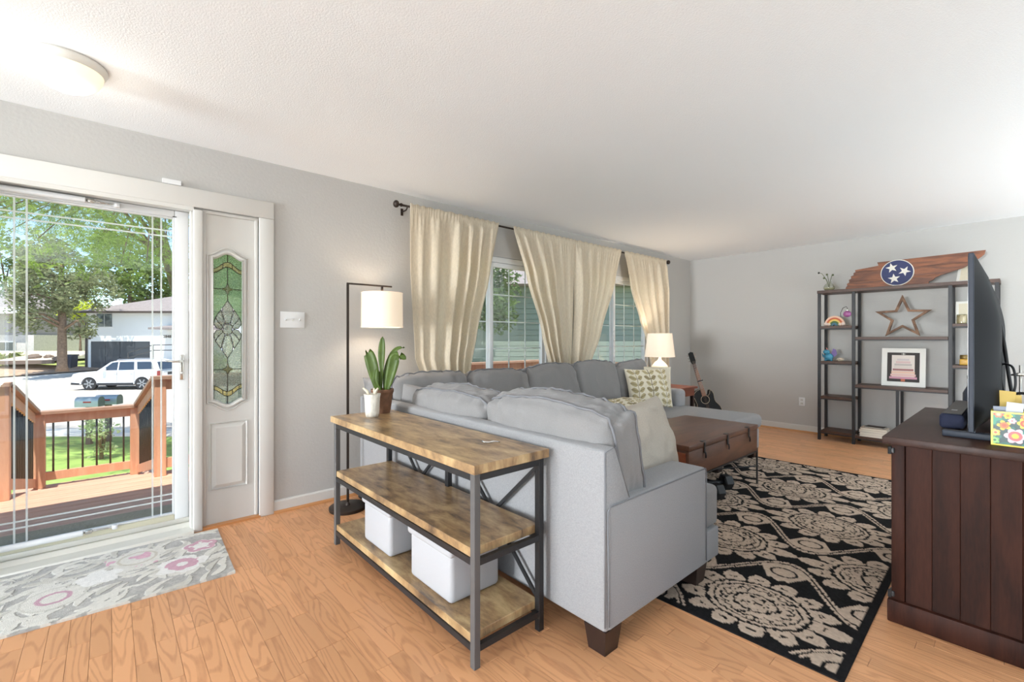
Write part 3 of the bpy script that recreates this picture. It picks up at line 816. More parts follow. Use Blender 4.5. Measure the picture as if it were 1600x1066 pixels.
for nm, z in (('middle_shelf', 0.437), ('bottom_shelf', 0.120)):
    MB().rbox(1.006, 1.356, 1.362, 2.695, z - 0.034, z, 0.002, 1).build(nm, 'rustic_board', con)
lg = 0.028
for xx in (T0, T1 - lg):
    for yy in (U0, U1 - lg):
        MB().rbox(xx, xx + lg, yy, yy + lg, 0.0, 0.722, 0.002, 1).build('leg', 'grey_metal' if xx == T0 else 'black_metal', con)
MB().rbox(T1 - lg, T1, 2.015, 2.043, 0.05, 0.722, 0.002, 1).build('middle_post', 'black_metal', con)
for z in (0.703, 0.390, 0.073):
    for xx in (T0 + 0.001, T1 - 0.021): box('rail', 'black_metal', con, xx, xx + 0.020, U0 + lg, U1 - lg, z - 0.012, z + 0.012)
    for yy in (U0 + 0.001, U1 - 0.021): box('end_rail', 'black_metal', con, T0 + lg, T1 - lg, yy, yy + 0.020, z - 0.012, z + 0.012)
for ya_, yb_ in ((U0 + lg, 2.015), (2.043, U1 - lg)):
    for za, zb in ((0.09, 0.69), (0.69, 0.09)):
        MB().bar((1.372, ya_, za), (1.372, yb_, zb), 0.010, 0.016).build('cross_brace', 'black_metal', con)

# white lidded bins on the bottom shelf
mat('white_plastic', (180, 181, 185), 0.55, bump=0.06, bscale=160)
def bin_(y0, y1, label, z1=0.362):
    r = empty('storage_bin', (1.17, (y0 + y1) / 2, 0.120), label=label, cat='bin', group='white lidded bins on the console')
    x0, x1 = 1.035, 1.318
    b = bprism([(x0 + 0.010, y0 + 0.012), (x1 - 0.01, y0 + 0.012), (x1 - 0.01, y1 - 0.012), (x0 + 0.010, y1 - 0.012)], 0.121, z1 - 0.03, 'z', 0.022, 4)
    b.build('bin_body', 'white_plastic', r, auto=40)
    bprism([(x0, y0), (x1, y0), (x1, y1), (x0, y1)], z1 - 0.045, z1, 'z', 0.016, 4).build('lid', 'white_plastic', r, auto=40)
bin_(2.085, 2.415, 'white lidded storage bin on the console nearer the floor lamp', 0.368)
bin_(1.545, 1.905, 'white lidded storage bin on the console nearer the sofa arm', 0.362)

# potted plant
mat('brown_pot', (120, 84, 62), 0.7, var=0.3, vscale=30, bump=0.3, bscale=60)
mat('soil', (70, 54, 42), 0.95, bump=0.6, bscale=80)
mat('leaf_green', (72, 92, 30), 0.45, var=0.3, vscale=14, spec=0.3)
PC = (1.275, 2.655)
pp = empty('potted_plant', (*PC, 0.757), label='green broad leaved plant in ribbed brown pot on the console', cat='plant')
prof = [(0.046, 0), (0.048, 0.012)]
for i in range(9):
    z = 0.015 + i * 0.012; prof += [(0.049 + i * 0.0016, z), (0.0515 + i * 0.0016, z + 0.006)]
prof += [(0.066, 0.126), (0.069, 0.130), (0.069, 0.148), (0.062, 0.148), (0.060, 0.128)]
MB().lathe((*PC, 0.757), prof, 28, True, False).build('pot', 'brown_pot', pp, auto=50)
MB().lathe((*PC, 0.757), [(0.0605, 0.122), (0.04, 0.130), (0.01, 0.132)], 20).build('soil', 'soil', pp)
RV = Vector((math.cos(YAW), -math.sin(YAW), 0))
def leafblade(path, width, parent, fold=0.25, name='leaf', mt='leaf_green', side=None, peak=0.55):
    path = [Vector(p) for p in path]; n = 14; pts = []
    m_ = len(path) - 1
    def cr(t):
        s = t * m_; i = min(m_ - 1, int(s)); f = s - i
        p0 = path[max(0, i - 1)]; p1 = path[i]; p2 = path[i + 1]; p3 = path[min(m_, i + 2)]
        return 0.5 * ((2 * p1) + (p2 - p0) * f + (2 * p0 - 5 * p1 + 4 * p2 - p3) * f * f + (3 * p1 - p0 - 3 * p2 + p3) * f ** 3)
    sd_ = side or RV
    vs = []; fs = []
    for i in range(n + 1):
        t = i / n; p = cr(t); d = (cr(min(1, t + 0.02)) - cr(max(0, t - 0.02))).normalized()
        s = (sd_ - d * sd_.dot(d)).normalized(); nn = s.cross(d)
        w = width / 2 * (0.14 + 0.86 * max(0, math.sin(math.pi * t ** (math.log(0.5) / math.log(peak)))) ** 0.8) * (1 if t < 1 else 0.02)
        if i == n: w = width * 0.01
        for k in (-1, -0.5, 0, 0.5, 1):
            vs.append(p + s * (w * k) + nn * (w * fold * abs(k)))
    for i in range(n):
        for k in range(4): fs.append((i * 5 + k, i * 5 + k + 1, (i + 1) * 5 + k + 1, (i + 1) * 5 + k))
    b = MB().add(vs, fs)
    o = b.build(name, mt, parent, smooth=True)
    md = o.modifiers.new('thick', 'SOLIDIFY'); md.thickness = 0.0012
    return o
def pl(u, z, v=0.0): return (PC[0] + RV.x * u + 0.66 * v, PC[1] + RV.y * u + 0.75 * v, 0.757 + z)
leafblade([pl(-0.028, 0.125), pl(-0.045, 0.22), pl(-0.065, 0.31), pl(-0.085, 0.372), pl(-0.10, 0.366)], 0.075, pp, peak=0.5)
leafblade([pl(-0.005, 0.12), pl(-0.004, 0.26), pl(-0.004, 0.36), pl(0.002, 0.475)], 0.044, pp, peak=0.70)
leafblade([pl(0.022, 0.12), pl(0.048, 0.22), pl(0.068, 0.30), pl(0.080, 0.345), pl(0.115, 0.352), pl(0.148, 0.332)], 0.070, pp, peak=0.45)
leafblade([pl(0.012, 0.12, 0.02), pl(0.018, 0.24, 0.02), pl(0.045, 0.345, 0.03), pl(0.085, 0.398, 0.03), pl(0.135, 0.405, 0.03)], 0.036, pp, peak=0.35)
leafblade([pl(-0.018, 0.12), pl(-0.020, 0.20), pl(-0.022, 0.26)], 0.034, pp, peak=0.5)
leafblade([pl(0.0, 0.12, -0.02), pl(-0.035, 0.20, -0.03), pl(-0.028, 0.275, -0.03)], 0.030, pp, peak=0.5)
# white textured mug vase
mat('birch_white', (226, 220, 208), 0.6, var=0.22, vscale=40, bump=0.5, bscale=50, stretch=(1, 1, 0.4))
MC = (1.168, 2.565)
mv = empty('cup_vase', (*MC, 0.757), label='small white birch textured cup beside the potted plant', cat='cup')
MB().lathe((*MC, 0.757), [(0.036, 0), (0.040, 0.02), (0.042, 0.07), (0.044, 0.11), (0.049, 0.134), (0.045, 0.134), (0.040, 0.10), (0.03, 0.095)], 30).build('cup_body', 'birch_white', mv, smooth=True)
for k, (u, w_) in enumerate(((-0.01, -0.02), (0.008, 0.012), (0.018, -0.004))):
    x_, y_ = MC[0] + RV.x * u, MC[1] + RV.y * u
    MB().tube([(x_, y_, 0.852), (x_ + RV.x * w_, y_ + RV.y * w_, 0.905), (x_ + RV.x * w_ * 2.2, y_ + RV.y * w_ * 2.2, 0.925)], [0.006, 0.009, 0.005], 8).build('dried_sprig', 'cream_fabric', mv, smooth=True)
# little metal hook lying on the table
hk = MB().tube([(1.232, 1.585, 0.765), (1.235, 1.575, 0.763), (1.250, 1.560, 0.762), (1.262, 1.545, 0.767), (1.285, 1.530, 0.763)], [0.006, 0.004, 0.004, 0.004, 0.003], 8)
hk.build('metal_hook', 'chrome', None, smooth=True, label='small silver metal hook lying on the console top', cat='hook')

# ================================================================== TRUNK COFFEE TABLE
wood('trunk_wood', (74, 46, 34), (108, 70, 52), scale=(1.2, 6, 6), rough=0.38, rings=3, fine=0.6, bump=0.03, contrast=(0.1, 0.9))
wood('trunk_end', (120, 60, 38), (150, 80, 50), scale=(6, 1.2, 6), rough=0.45, rings=3, fine=0.6, bump=0.03, contrast=(0.1, 0.9))
tr = empty('trunk_table', (3.46, 1.80, 0.009), label='low brown wooden trunk coffee table on thin black metal legs', cat='coffee table')
X0, X1, Y0, Y1 = 2.885, 4.05, 1.484, 2.12
MB().rbox(X0, X1, Y0, Y1, 0.285, 0.462, 0.004).build('trunk_body', 'trunk_wood', tr, auto=40)
lid = MB().rbox(X0 - 0.004, X1 + 0.004, Y0 - 0.004, Y1 + 0.004, 0.464, 0.502, 0.005).build('lid', 'trunk_wood', tr, auto=40)
MB().rbox(X0 - 0.006, X0 - 0.0002, Y0 + 0.02, Y1 - 0.02, 0.30, 0.45, 0.002).build('end_board', 'trunk_end', tr)
for xx in (3.10, 3.47, 3.86):
    l_ = MB().rbox(xx - 0.012, xx + 0.012, Y0 - 0.010, Y0 - 0.004, 0.425, 0.498, 0.002).build('latch', 'black_metal', tr)
    MB().tube([(xx, Y0 - 0.012, 0.43), (xx, Y0 - 0.016, 0.41), (xx + 0.006, Y0 - 0.012, 0.39)], 0.005, 8).build('latch_ring', 'black_metal', l_, smooth=True)
    MB().rbox(xx - 0.022, xx + 0.022, Y0 - 0.004, Y0 + 0.02, 0.502, 0.506, 0.001).build('latch_plate', 'black_metal', l_)
for xx in (X0 + 0.01, X1 + 0.004):
    for yy in (Y0 + 0.004, Y1 - 0.01): MB().bar((xx, yy, 0.009), (xx, yy, 0.30), 0.011).build('leg', 'black_metal', tr)
for a, b in (((X0, Y0 + 0.004), (X1, Y1 - 0.01)), ((X0, Y1 - 0.01), (X1, Y0 + 0.004))):
    MB().bar((a[0], a[1], 0.155), (b[0], b[1], 0.155), 0.008).build('cross_stretcher', 'black_metal', tr)
for yy in (Y0 + 0.004, Y1 - 0.01): MB().bar((X0, yy, 0.278), (X1, yy, 0.278), 0.010).build('under_rail', 'black_metal', tr)

# dumbbells under the trunk
mat('rubber', (34, 34, 36), 0.55); mat('hex_face', (120, 120, 122), 0.5)
def dumbbell(c, ang, label):
    d = Vector((math.cos(ang), math.sin(ang), 0)); c = Vector(c)
    r = empty('dumbbell', (c.x, c.y, 0.009), label=label, cat='dumbbell', group='dumbbells under the trunk')
    z = 0.009 + 0.054
    P = lambda t: (c.x + d.x * t, c.y + d.y * t, z)
    MB().tube([P(-0.10), P(-0.05), P(0), P(0.05), P(0.10)], [0.016, 0.018, 0.020, 0.018, 0.016], 12).build('grip', 'rubber', r, smooth=True)
    for s in (-1, 1):
        h = MB().tube([P(s * 0.082), P(s * 0.092), P(s * 0.15), P(s * 0.158)], [0.05, 0.062, 0.062, 0.054], 6).build('head', 'rubber', r)
        MB().tube([P(s * 0.1585), P(s * 0.1600)], [0.050, 0.050], 6).build('end_face', 'hex_face', h)
dumbbell((3.62, 1.66, 0), rx(-28), 'black hexagonal dumbbell under the trunk, the farther of two')
dumbbell((3.34, 1.60, 0), rx(-24), 'black hexagonal dumbbell under the trunk, nearer the sofa front')
# ================================================================== RUGS
attr_mat('rug_pile', 0.95, 0.5, 260, spec=0.1)
def build_rug(name, x0, x1, y0, y1, step, fn, z=0.008, rot=0.0, pivot=None, hfn=None, **kw):
    nx = int((x1 - x0) / step); ny = int((y1 - y0) / step)
    xs = np.linspace(x0, x1, nx); ys = np.linspace(y0, y1, ny)
    X, Y = np.meshgrid(xs, ys, indexing='ij')
    C, hgt = fn(X, Y)
    px, py = (X, Y)
    if rot:
        c, s = math.cos(rot), math.sin(rot); dx, dy = X - pivot[0], Y - pivot[1]
        px = pivot[0] + dx * c - dy * s; py = pivot[1] + dx * s + dy * c
    V = np.stack([px, py, np.full_like(X, z) + hgt], -1).reshape(-1, 3)
    n0 = len(V)
    idx = np.arange(nx * ny).reshape(nx, ny)
    F = np.stack([idx[:-1, :-1], idx[1:, :-1], idx[1:, 1:], idx[:-1, 1:]], -1).reshape(-1, 4)
    rim = list(idx[:, 0]) + list(idx[-1, 1:]) + list(idx[-2::-1, -1]) + list(idx[0, -2:0:-1])
    R = V[rim].copy(); R[:, 2] = 0.0005
    mb = MB(); mb.v = V.tolist() + R.tolist()
    mb.f = [tuple(int(i) for i in f) for f in F] + [(int(rim[i]), int(rim[(i + 1) % len(rim)]), n0 + (i + 1) % len(rim), n0 + i) for i in range(len(rim))]
    Cf = C.reshape(-1, 3); mb.cols = np.concatenate([Cf, Cf[rim]]).astype(np.float32)
    return mb.build(name, 'rug_pile', None, **kw)

def vnoise(X, Y, sc, seed):
    r = np.random.RandomState(seed); g = r.rand(64, 64)
    x = X * sc + seed; y = Y * sc + seed * 1.7
    xi = np.floor(x).astype(int); yi = np.floor(y).astype(int); fx = x - xi; fy = y - yi
    fx = fx * fx * (3 - 2 * fx); fy = fy * fy * (3 - 2 * fy)
    G = lambda a, b: g[a % 64, b % 64]
    return (G(xi, yi) * (1 - fx) + G(xi + 1, yi) * fx) * (1 - fy) + (G(xi, yi + 1) * (1 - fx) + G(xi + 1, yi + 1) * fx) * fy

def damask(X, Y):
    cx_, cy_ = 0.632, 0.75            # column spacing, repeat along a column
    ox, oy = 2.225, 0.815
    wob = (vnoise(X, Y, 70, 3) - 0.5) * 0.06
    on = np.zeros(X.shape, bool)
    for k in (0, 1):
        dx = (X - ox - k * cx_ + cx_) % (2 * cx_) - cx_; dy = (Y - oy - k * cy_ / 2 + cy_ / 2) % cy_ - cy_ / 2
        w = cx_ / 2 + 0.185 * np.cos(2 * math.pi * dy / cy_)
        inside = np.abs(dx) < w
        r = np.sqrt((dx / 0.275) ** 2 + (dy / 0.325) ** 2) + wob; th = np.arctan2(dx / 0.275, dy / 0.325)
        lob = np.abs(np.cos(7 * th))
        m = r < 0.63
        m |= (r < 0.70 + 0.30 * lob ** 0.7 + 0.14 * np.abs(np.cos(th)) ** 30) & (r > 0.68) & (lob > 0.30 - 0.2 * (r < 0.76))
        for rr, wd in ((0.27, 0.020), (0.55, 0.016), (0.655, 0.018)): m &= ~(np.abs(r - rr) < wd)
        m &= ~((np.abs(r - (0.40 + 0.06 * np.abs(np.sin(9 * th)))) < 0.016))
        m &= ~((np.abs(r - 0.84 + 0.03 * lob) < 0.016) & (lob > 0.86))
        m &= ~((vnoise(X, Y, 80, 7 + k) > 0.78) & (r < 0.53))
        on |= m & inside
        # small palmettes at the waist of the neighbouring columns
        for sx in (-1, 1):
            px_, py_ = dx - sx * 0.395, dy
            t_ = px_ * sx / 0.105                                # -1 tip .. 1 base
            half = 0.125 * np.clip(0.55 + 0.45 * t_, 0, 1) * (np.abs(t_) < 1)
            rp = np.sqrt((px_ / 0.105) ** 2 + (py_ / 0.13) ** 2)
            p_ = (rp < 0.86 + 0.16 * np.abs(np.cos(5 * np.arctan2(py_, px_))) + wob) & (np.abs(py_) < half + 0.03)
            p_ &= ~(np.abs(rp - 0.45) < 0.05)
            on |= p_ & inside
        bead = np.abs(np.sin(2 * math.pi * (Y + 0.4 * X) / 0.062)) > 0.22
        on |= (np.abs(np.abs(dx) - (w - 0.020)) < 0.0115) & bead
    ed = np.minimum(np.minimum(X - X.min(), X.max() - X), np.minimum(Y - Y.min(), Y.max() - Y))
    on &= ed > 0.03
    n = vnoise(X, Y, 130, 11)[..., None]; big = vnoise(X, Y, 3, 21)[..., None]
    be = np.array(lin((190, 170, 152))) * (0.82 + 0.36 * n) * (0.9 + 0.2 * big); bl = np.array(lin((30, 29, 30))) * (0.7 + 0.6 * n)
    return np.where(on[..., None], be, bl), on * 0.0025
build_rug('area_rug', 1.935, 5.03, 0.425, 2.56, 0.0068, damask, 0.006, rx(1.2), (1.96, 0.42), label='black and beige damask medallion area rug under the trunk table', cat='rug')

def floral(X, Y):
    n = vnoise(X, Y, 150, 2)[..., None] * 0.6 + vnoise(X, Y, 80, 8)[..., None] * 0.4; m = vnoise(X, Y, 25, 5)[..., None]
    C = np.array(lin((188, 186, 182))) * (0.72 + 0.45 * n) * (0.9 + 0.2 * m)
    cream = np.array(lin((224, 221, 213))); white = np.array(lin((238, 236, 232))); pink = np.array(lin((210, 170, 184))); olive = np.array(lin((208, 205, 196)))
    r = random.Random(31)
    H = np.zeros_like(X)
    def put(mask, col): 
        nonlocal C
        C = np.where(mask[..., None], col * (0.86 + 0.22 * n), C); H[mask] = 0.003
    for i in range(230):
        cx, cy, a = r.uniform(X.min(), X.max()), r.uniform(Y.min(), Y.max()), r.gauss(0.5, 0.6)
        l, w = r.uniform(0.05, 0.10), r.uniform(0.012, 0.022)
        dx, dy = X - cx, Y - cy; u = dx * math.cos(a) + dy * math.sin(a); v = -dx * math.sin(a) + dy * math.cos(a) - 4 * u * u * r.choice((-1, 1))
        put((u / l) ** 2 + (v / (w * (1 - 0.4 * np.clip(u / l, -1, 1)))) ** 2 < 1, cream if r.random() < 0.75 else olive)
    for cx, cy, R, kind in ((0.385, 3.185, 0.085, 1), (0.285, 2.985, 0.115, 2), (0.10, 3.22, 0.135, 3), (-0.20, 2.965, 0.13, 4), (-0.05, 3.08, 0.09, 0), (-0.50, 3.20, 0.13, 3), (-0.55, 2.86, 0.11, 2), (-0.78, 3.05, 0.1, 1)):
        dx, dy = X - cx, Y - cy; rr = np.sqrt(dx * dx + dy * dy) / R; th = np.arctan2(dy, dx) + cx * 9
        wv = vnoise(X, Y, 50, 9) * 0.18
        pet = rr < 0.78 + 0.24 * np.abs(np.cos(2.5 * th)) + wv - 0.09
        put(pet, white if kind in (1, 2, 0) else cream)
        if kind == 1:
            put((rr > 0.45) & (rr < 0.78 + 0.2 * np.abs(np.cos(2.5 * th))), pink); put((np.abs(np.cos(2.5 * th)) > 0.93) & (rr < 0.7), white)
        if kind == 2: put((rr < 0.52 + wv) & (rr > 0.22), pink); put(rr < 0.2, white)
        if kind == 3:
            s = vnoise(X, Y, 28, 13); put(pet & (s > 0.80), pink * 1.1); put(pet & (np.abs(rr - 0.6) < 0.05), np.array(lin((206, 200, 186))))
        if kind == 4: put((np.abs(rr - 0.42) < 0.07), pink * 0.9); put((np.abs(rr - 0.86) < 0.04), olive)
    return np.clip(C, 0, 1), H
build_rug('entry_mat', -0.95, 0.492, 2.715, 3.405, 0.0045, floral, 0.009, rx(-2.2), (0.49, 2.72), label='pale grey floral mat with pink flowers before the glass door', cat='mat')

# ================================================================== CURTAINS
rod = empty('curtain_rod', (3.85, 3.37, 2.30), label='dark bronze curtain rod spanning both windows', cat='curtain rod')
RY, RZ = 3.385, 2.312
MB().tube([(1.80, RY, RZ), (5.93, RY, RZ)], 0.009, 10).build('rod', 'bronze', rod, smooth=True)
for xx, s in ((1.80, -1), (5.93, 1)):
    f = MB().tube([(xx, RY, RZ), (xx + s * 0.012, RY, RZ), (xx + s * 0.02, RY, RZ), (xx + s * 0.03, RY, RZ)], [0.012, 0.015, 0.010, 0.009], 12).build('finial', 'bronze', rod, smooth=True)
    MB().sphere((xx + s * 0.055, RY, RZ), 0.030, 14, 10, (0.8, 1, 1)).build('finial_ball', 'bronze', f, smooth=True)
for xx in (1.845, 3.885, 5.90):
    MB().tube([(xx, FY, RZ - 0.03), (xx, RY + 0.02, RZ - 0.028), (xx, RY, RZ - 0.012)], 0.006, 8).build('bracket', 'bronze', rod, smooth=True)
    MB().rbox(xx - 0.012, xx + 0.012, FY - 0.005, FY - 0.0005, RZ - 0.06, RZ, 0.002).build('bracket_plate', 'bronze', rod)
def interp(tab, z):
    for (z0, v0), (z1, v1) in zip(tab, tab[1:]):
        if z0 >= z >= z1:
            t = (z0 - z) / (z0 - z1); t = t * t * (3 - 2 * t) * 0.35 + t * 0.65
            return v0 + (v1 - v0) * t
    return tab[-1][1]
def curtain(L, R, folds, seed, label, zb=0.06):
    r = random.Random(seed); NU, NV = 150, 70
    ph = [r.uniform(0, 6.28) for _ in range(4)]
    zt = RZ + 0.022
    ks = [r.uniform(0.6, 1.4) for _ in range(3)]
    def P(u, v):
        z = zt + (zb - zt) * v
        xl, xr = interp(L, z), interp(R, z); w = xr - xl
        uu = u + 0.035 * math.sin(6.1 * ks[0] * u + ph[0]) + 0.02 * math.sin(11.3 * ks[1] * u + ph[1]) + 0.02 * (v ** 0.7) * math.sin(5.2 * u + ph[2])
        amp = (0.008 + 0.036 * min(1, v * 5)) * (0.55 + 0.45 * math.sin(4.3 * ks[2] * u + ph[2]))
        a = 2 * math.pi * folds * uu + ph[3]
        sn = math.sin(a); sn = math.copysign(abs(sn) ** 0.8, sn)
        y = -sn * amp - amp * 0.4
        fine = math.sin(2 * math.pi * folds * 3.4 * uu + ph[1]) * 0.006 * max(0, 1 - v * 9)
        y = min(y + fine, 0.012 + 0.02 * min(1, v * 6)) if v > 0.03 else -abs(fine) - 0.002
        return (xl + w * u + 0.006 * math.cos(a) * min(1, v * 6), RY - 0.014 + y, z + 0.005 * math.sin(2 * math.pi * folds * 2.1 * uu) * max(0, 1 - v * 14))
    o = MB().grid(NU, NV, P).build('curtain', 'curtain_linen', None, smooth=True, label=label, cat='curtain', group='beige linen curtain panels')
    md = o.modifiers.new('thick', 'SOLIDIFY'); md.thickness = 0.0015
    return o
curtain([(2.34, 1.862), (1.8, 1.862), (1.055, 1.905), (0.92, 1.955), (0.0, 2.0)], [(2.34, 2.815), (1.82, 2.705), (1.274, 2.553), (0.95, 2.48), (0.0, 2.36)], 6.2, 1, 'leftmost beige linen curtain panel, beside the arc floor lamp')
curtain([(2.34, 2.998), (1.864, 3.16), (1.282, 3.39), (0.887, 3.52), (0.0, 3.60)], [(2.34, 3.925), (1.577, 3.90), (0.87, 3.875), (0.0, 3.88)], 5.6, 2, 'beige linen curtain panel left of the middle seam, drawn back to the right')
curtain([(2.34, 3.918), (1.577, 3.95), (0.87, 3.90), (0.0, 3.90)], [(2.34, 4.82), (1.93, 4.704), (1.292, 4.422), (0.879, 4.204), (0.0, 4.10)], 5.0, 3, 'beige linen curtain panel right of the middle seam, drawn back to the left')
curtain([(2.34, 4.885), (1.873, 5.021), (1.468, 5.241), (1.215, 5.40), (0.85, 5.52), (0.0, 5.58)], [(2.34, 5.905), (1.305, 5.885), (0.0, 5.87)], 5.2, 4, 'rightmost beige linen curtain panel, glowing behind the table lamp')

# ================================================================== LAMPS
emis('shade_lit', (255, 226, 192), 0.42, (224, 212, 196)); emis('shade_rim', (255, 240, 220), 1.0)
emis('bulb_glow', (255, 236, 205), 6.0)
def point(name, loc, watt, col, r=0.04):
    d = bpy.data.lights.new(name, 'POINT'); d.energy = watt; d.color = col; d.shadow_soft_size = r
    o = bpy.data.objects.new(name, d); COL.objects.link(o); o.location = loc
    return o
LX, LY = 1.280, 3.215
fl = empty('floor_lamp', (LX, LY, 0), label='dark metal floor lamp with white drum shade beside the curtain', cat='floor lamp')
MB().lathe((LX, LY, 0), [(0.125, 0.0), (0.127, 0.006), (0.127, 0.022), (0.120, 0.027), (0.012, 0.030)], 40).build('base', 'bronze', fl, auto=40)
MB().lathe((LX, LY, 0.03), [(0.018, 0), (0.014, 0.012), (0.009, 0.02)], 16).build('collar', 'bronze', fl, auto=40)
MB().bar((LX, LY, 0.03), (LX, LY, 1.615), 0.014).build('pole', 'bronze', fl)
MB().bar((LX - 0.007, LY, 1.613), (LX + 0.335, LY - 0.01, 1.613), 0.012).build('arm', 'bronze', fl)
SX, SY = LX + 0.258, LY - 0.008
MB().tube([(SX, SY, 1.607), (SX, SY, 1.575)], 0.009, 10).build('stem', 'bronze', fl, smooth=True)
def shade(parent, c, r0, r1, z0, z1, m):
    o = MB().lathe((c[0], c[1], 0), [(r0, z0), (r1, z1)], 48, False, False).build('lamp_shade', m, parent, smooth=True)
    for rr, zz in ((r0, z0), (r1, z1)):
        MB().tube([(c[0] + rr * math.cos(t), c[1] + rr * math.sin(t), zz) for t in np.linspace(0, 2 * math.pi, 48, endpoint=False)], 0.0025, 6, closed=True).build('shade_rim', m, o, smooth=True)
    return o
fabric_trans('shade_cloth', (246, 238, 226), 0.55, 400, 0.05, 0.02)
shade(fl, (SX, SY), 0.152, 0.150, 1.305, 1.560, 'shade_lit')
for k in range(3):
    t = k * 2.094 + 0.4
    MB().tube([(SX, SY, 1.545), (SX + 0.15 * math.cos(t), SY + 0.15 * math.sin(t), 1.553)], 0.002, 6).build('spider', 'bronze', fl)
MB().lathe((SX, SY, 1.40), [(0.012, 0.10), (0.014, 0.075), (0.03, 0.045), (0.03, 0.02), (0.012, 0.0)], 16).build('bulb', 'bulb_glow', fl, smooth=True)
point('floor_lamp_light', (SX, SY, 1.43), 15, (1.0, 0.84, 0.66))

mat('cord_black', (26, 26, 28), 0.5)
pc = empty('power_adapter', (1.47, 3.36, 0), label='black power adapter with coiled cord on the floor beside the lamp base', cat='adapter')
MB().rbox(1.43, 1.51, 3.335, 3.395, 0.0, 0.05, 0.008, 3).build('adapter_body', 'cord_black', pc, auto=40)
MB().tube([(1.47 + (0.05 + 0.012 * math.sin(3 * t)) * math.cos(t), 3.355 + 0.035 * math.sin(t), 0.058 + 0.004 * t) for t in np.linspace(0, 15, 70)], 0.004, 6).build('cord', 'cord_black', pc, smooth=True)
mat('end_table_wood', (120, 66, 48), 0.4, var=0.15, vscale=10, stretch=(1, 6, 6))
et = empty('end_table', (5.33, 3.02, 0), label='reddish brown wooden end table between sofa arm and guitar', cat='end table')
MB().rbox(5.08, 5.60, 2.76, 3.28, 0.590, 0.617, 0.004).build('table_top', 'end_table_wood', et)
MB().rbox(5.11, 5.57, 2.79, 3.25, 0.500, 0.590, 0.003).build('apron', 'end_table_wood', et)
for xx in (5.11, 5.53):
    for yy in (2.79, 3.21): MB().rbox(xx, xx + 0.04, yy, yy + 0.04, 0, 0.50, 0.003).build('leg', 'espresso', et)
TX, TY = 5.27, 3.10
tl = empty('table_lamp', (TX, TY, 0.617), label='white table lamp with tapered shade on the end table', cat='table lamp')
mat('white_ceramic', (240, 232, 216), 0.3)
MB().lathe((TX, TY, 0.617), [(0.075, 0), (0.078, 0.012), (0.06, 0.02), (0.075, 0.06), (0.105, 0.14), (0.11, 0.20), (0.095, 0.26), (0.055, 0.305), (0.03, 0.325), (0.018, 0.34), (0.014, 0.40)], 32).build('lamp_body', 'white_ceramic', tl, smooth=True)
shade(tl, (TX, TY), 0.185, 0.150, 0.990, 1.285, 'shade_lit')
MB().lathe((TX, TY, 1.05), [(0.012, 0.0), (0.03, 0.05), (0.025, 0.09), (0.0, 0.11)], 16).build('bulb', 'bulb_glow', tl, smooth=True)
point('table_lamp_light', (TX, TY, 1.13), 26, (1.0, 0.84, 0.66))

CLX, CLY = -0.140, 2.815
cl = empty('ceiling_light', (CLX, CLY, 2.44), label='round white flush ceiling light with frosted glass bowl above the entry', cat='ceiling light')
mat('enamel_ring', (232, 228, 220), 0.4)
MB().lathe((CLX, CLY, 2.44), [(0.138, -0.0005), (0.140, -0.012), (0.134, -0.026), (0.128, -0.036), (0.122, -0.040)], 56, True, False).build('ring', 'enamel_ring', cl, smooth=True)
emis('bowl_lit', (255, 244, 206), 0.62, (236, 230, 210))
MB().lathe((CLX, CLY, 2.44), [(0.126, -0.036), (0.122, -0.055), (0.108, -0.082), (0.084, -0.104), (0.05, -0.120), (0.012, -0.126)], 56, False, True).build('glass_bowl', 'bowl_lit', cl, smooth=True)
MB().lathe((CLX, CLY, 2.44), [(0.014, -0.124), (0.015, -0.130), (0.006, -0.138)], 16).build('knob', 'enamel_ring', cl, smooth=True)
point('ceiling_light_glow', (CLX, CLY, 2.25), 3, (1.0, 0.95, 0.86), 0.10)

# ================================================================== WALL FITTINGS
sw = empty('light_switch', (0.984, FY, 1.29), label='white triple light switch plate on the grey wall', cat='switch')
MB().rbox(0.902, 1.066, FY - 0.007, FY - 0.0005, 1.295, 1.410, 0.003).build('plate', 'white_vinyl', sw, auto=40)
for k in range(3):
    xx = 0.938 + k * 0.046
    MB().bar((xx, FY - 0.006, 1.350), (xx, FY - 0.020, 1.360), 0.008, 0.012).build('toggle', 'white_vinyl', sw)
ol = empty('wall_outlet', (BX, 1.946, 0.335), label='white electrical outlet on the far wall left of the bookcase', cat='outlet')
MB().rbox(BX - 0.006, BX - 0.0005, 1.910, 1.982, 0.337, 0.450, 0.003).build('plate', 'white_vinyl', ol, auto=40)
for zz in (0.37, 0.417):
    s_ = MB().rbox(BX - 0.009, BX - 0.006, 1.930, 1.962, zz - 0.014, zz + 0.014, 0.004).build('socket', 'white_trim', ol)
    for dy in (-0.006, 0.006): box('slot', 'black_metal', s_, BX - 0.0095, BX - 0.0088, 1.946 + dy - 0.001, 1.946 + dy + 0.001, zz - 0.005, zz + 0.005)
box('door_sensor', 'white_vinyl', None, 0.243, 0.335, FY - 0.024, FY - 0.0005, 2.1615, 2.190, label='small white alarm sensor on top of the door casing', cat='sensor')
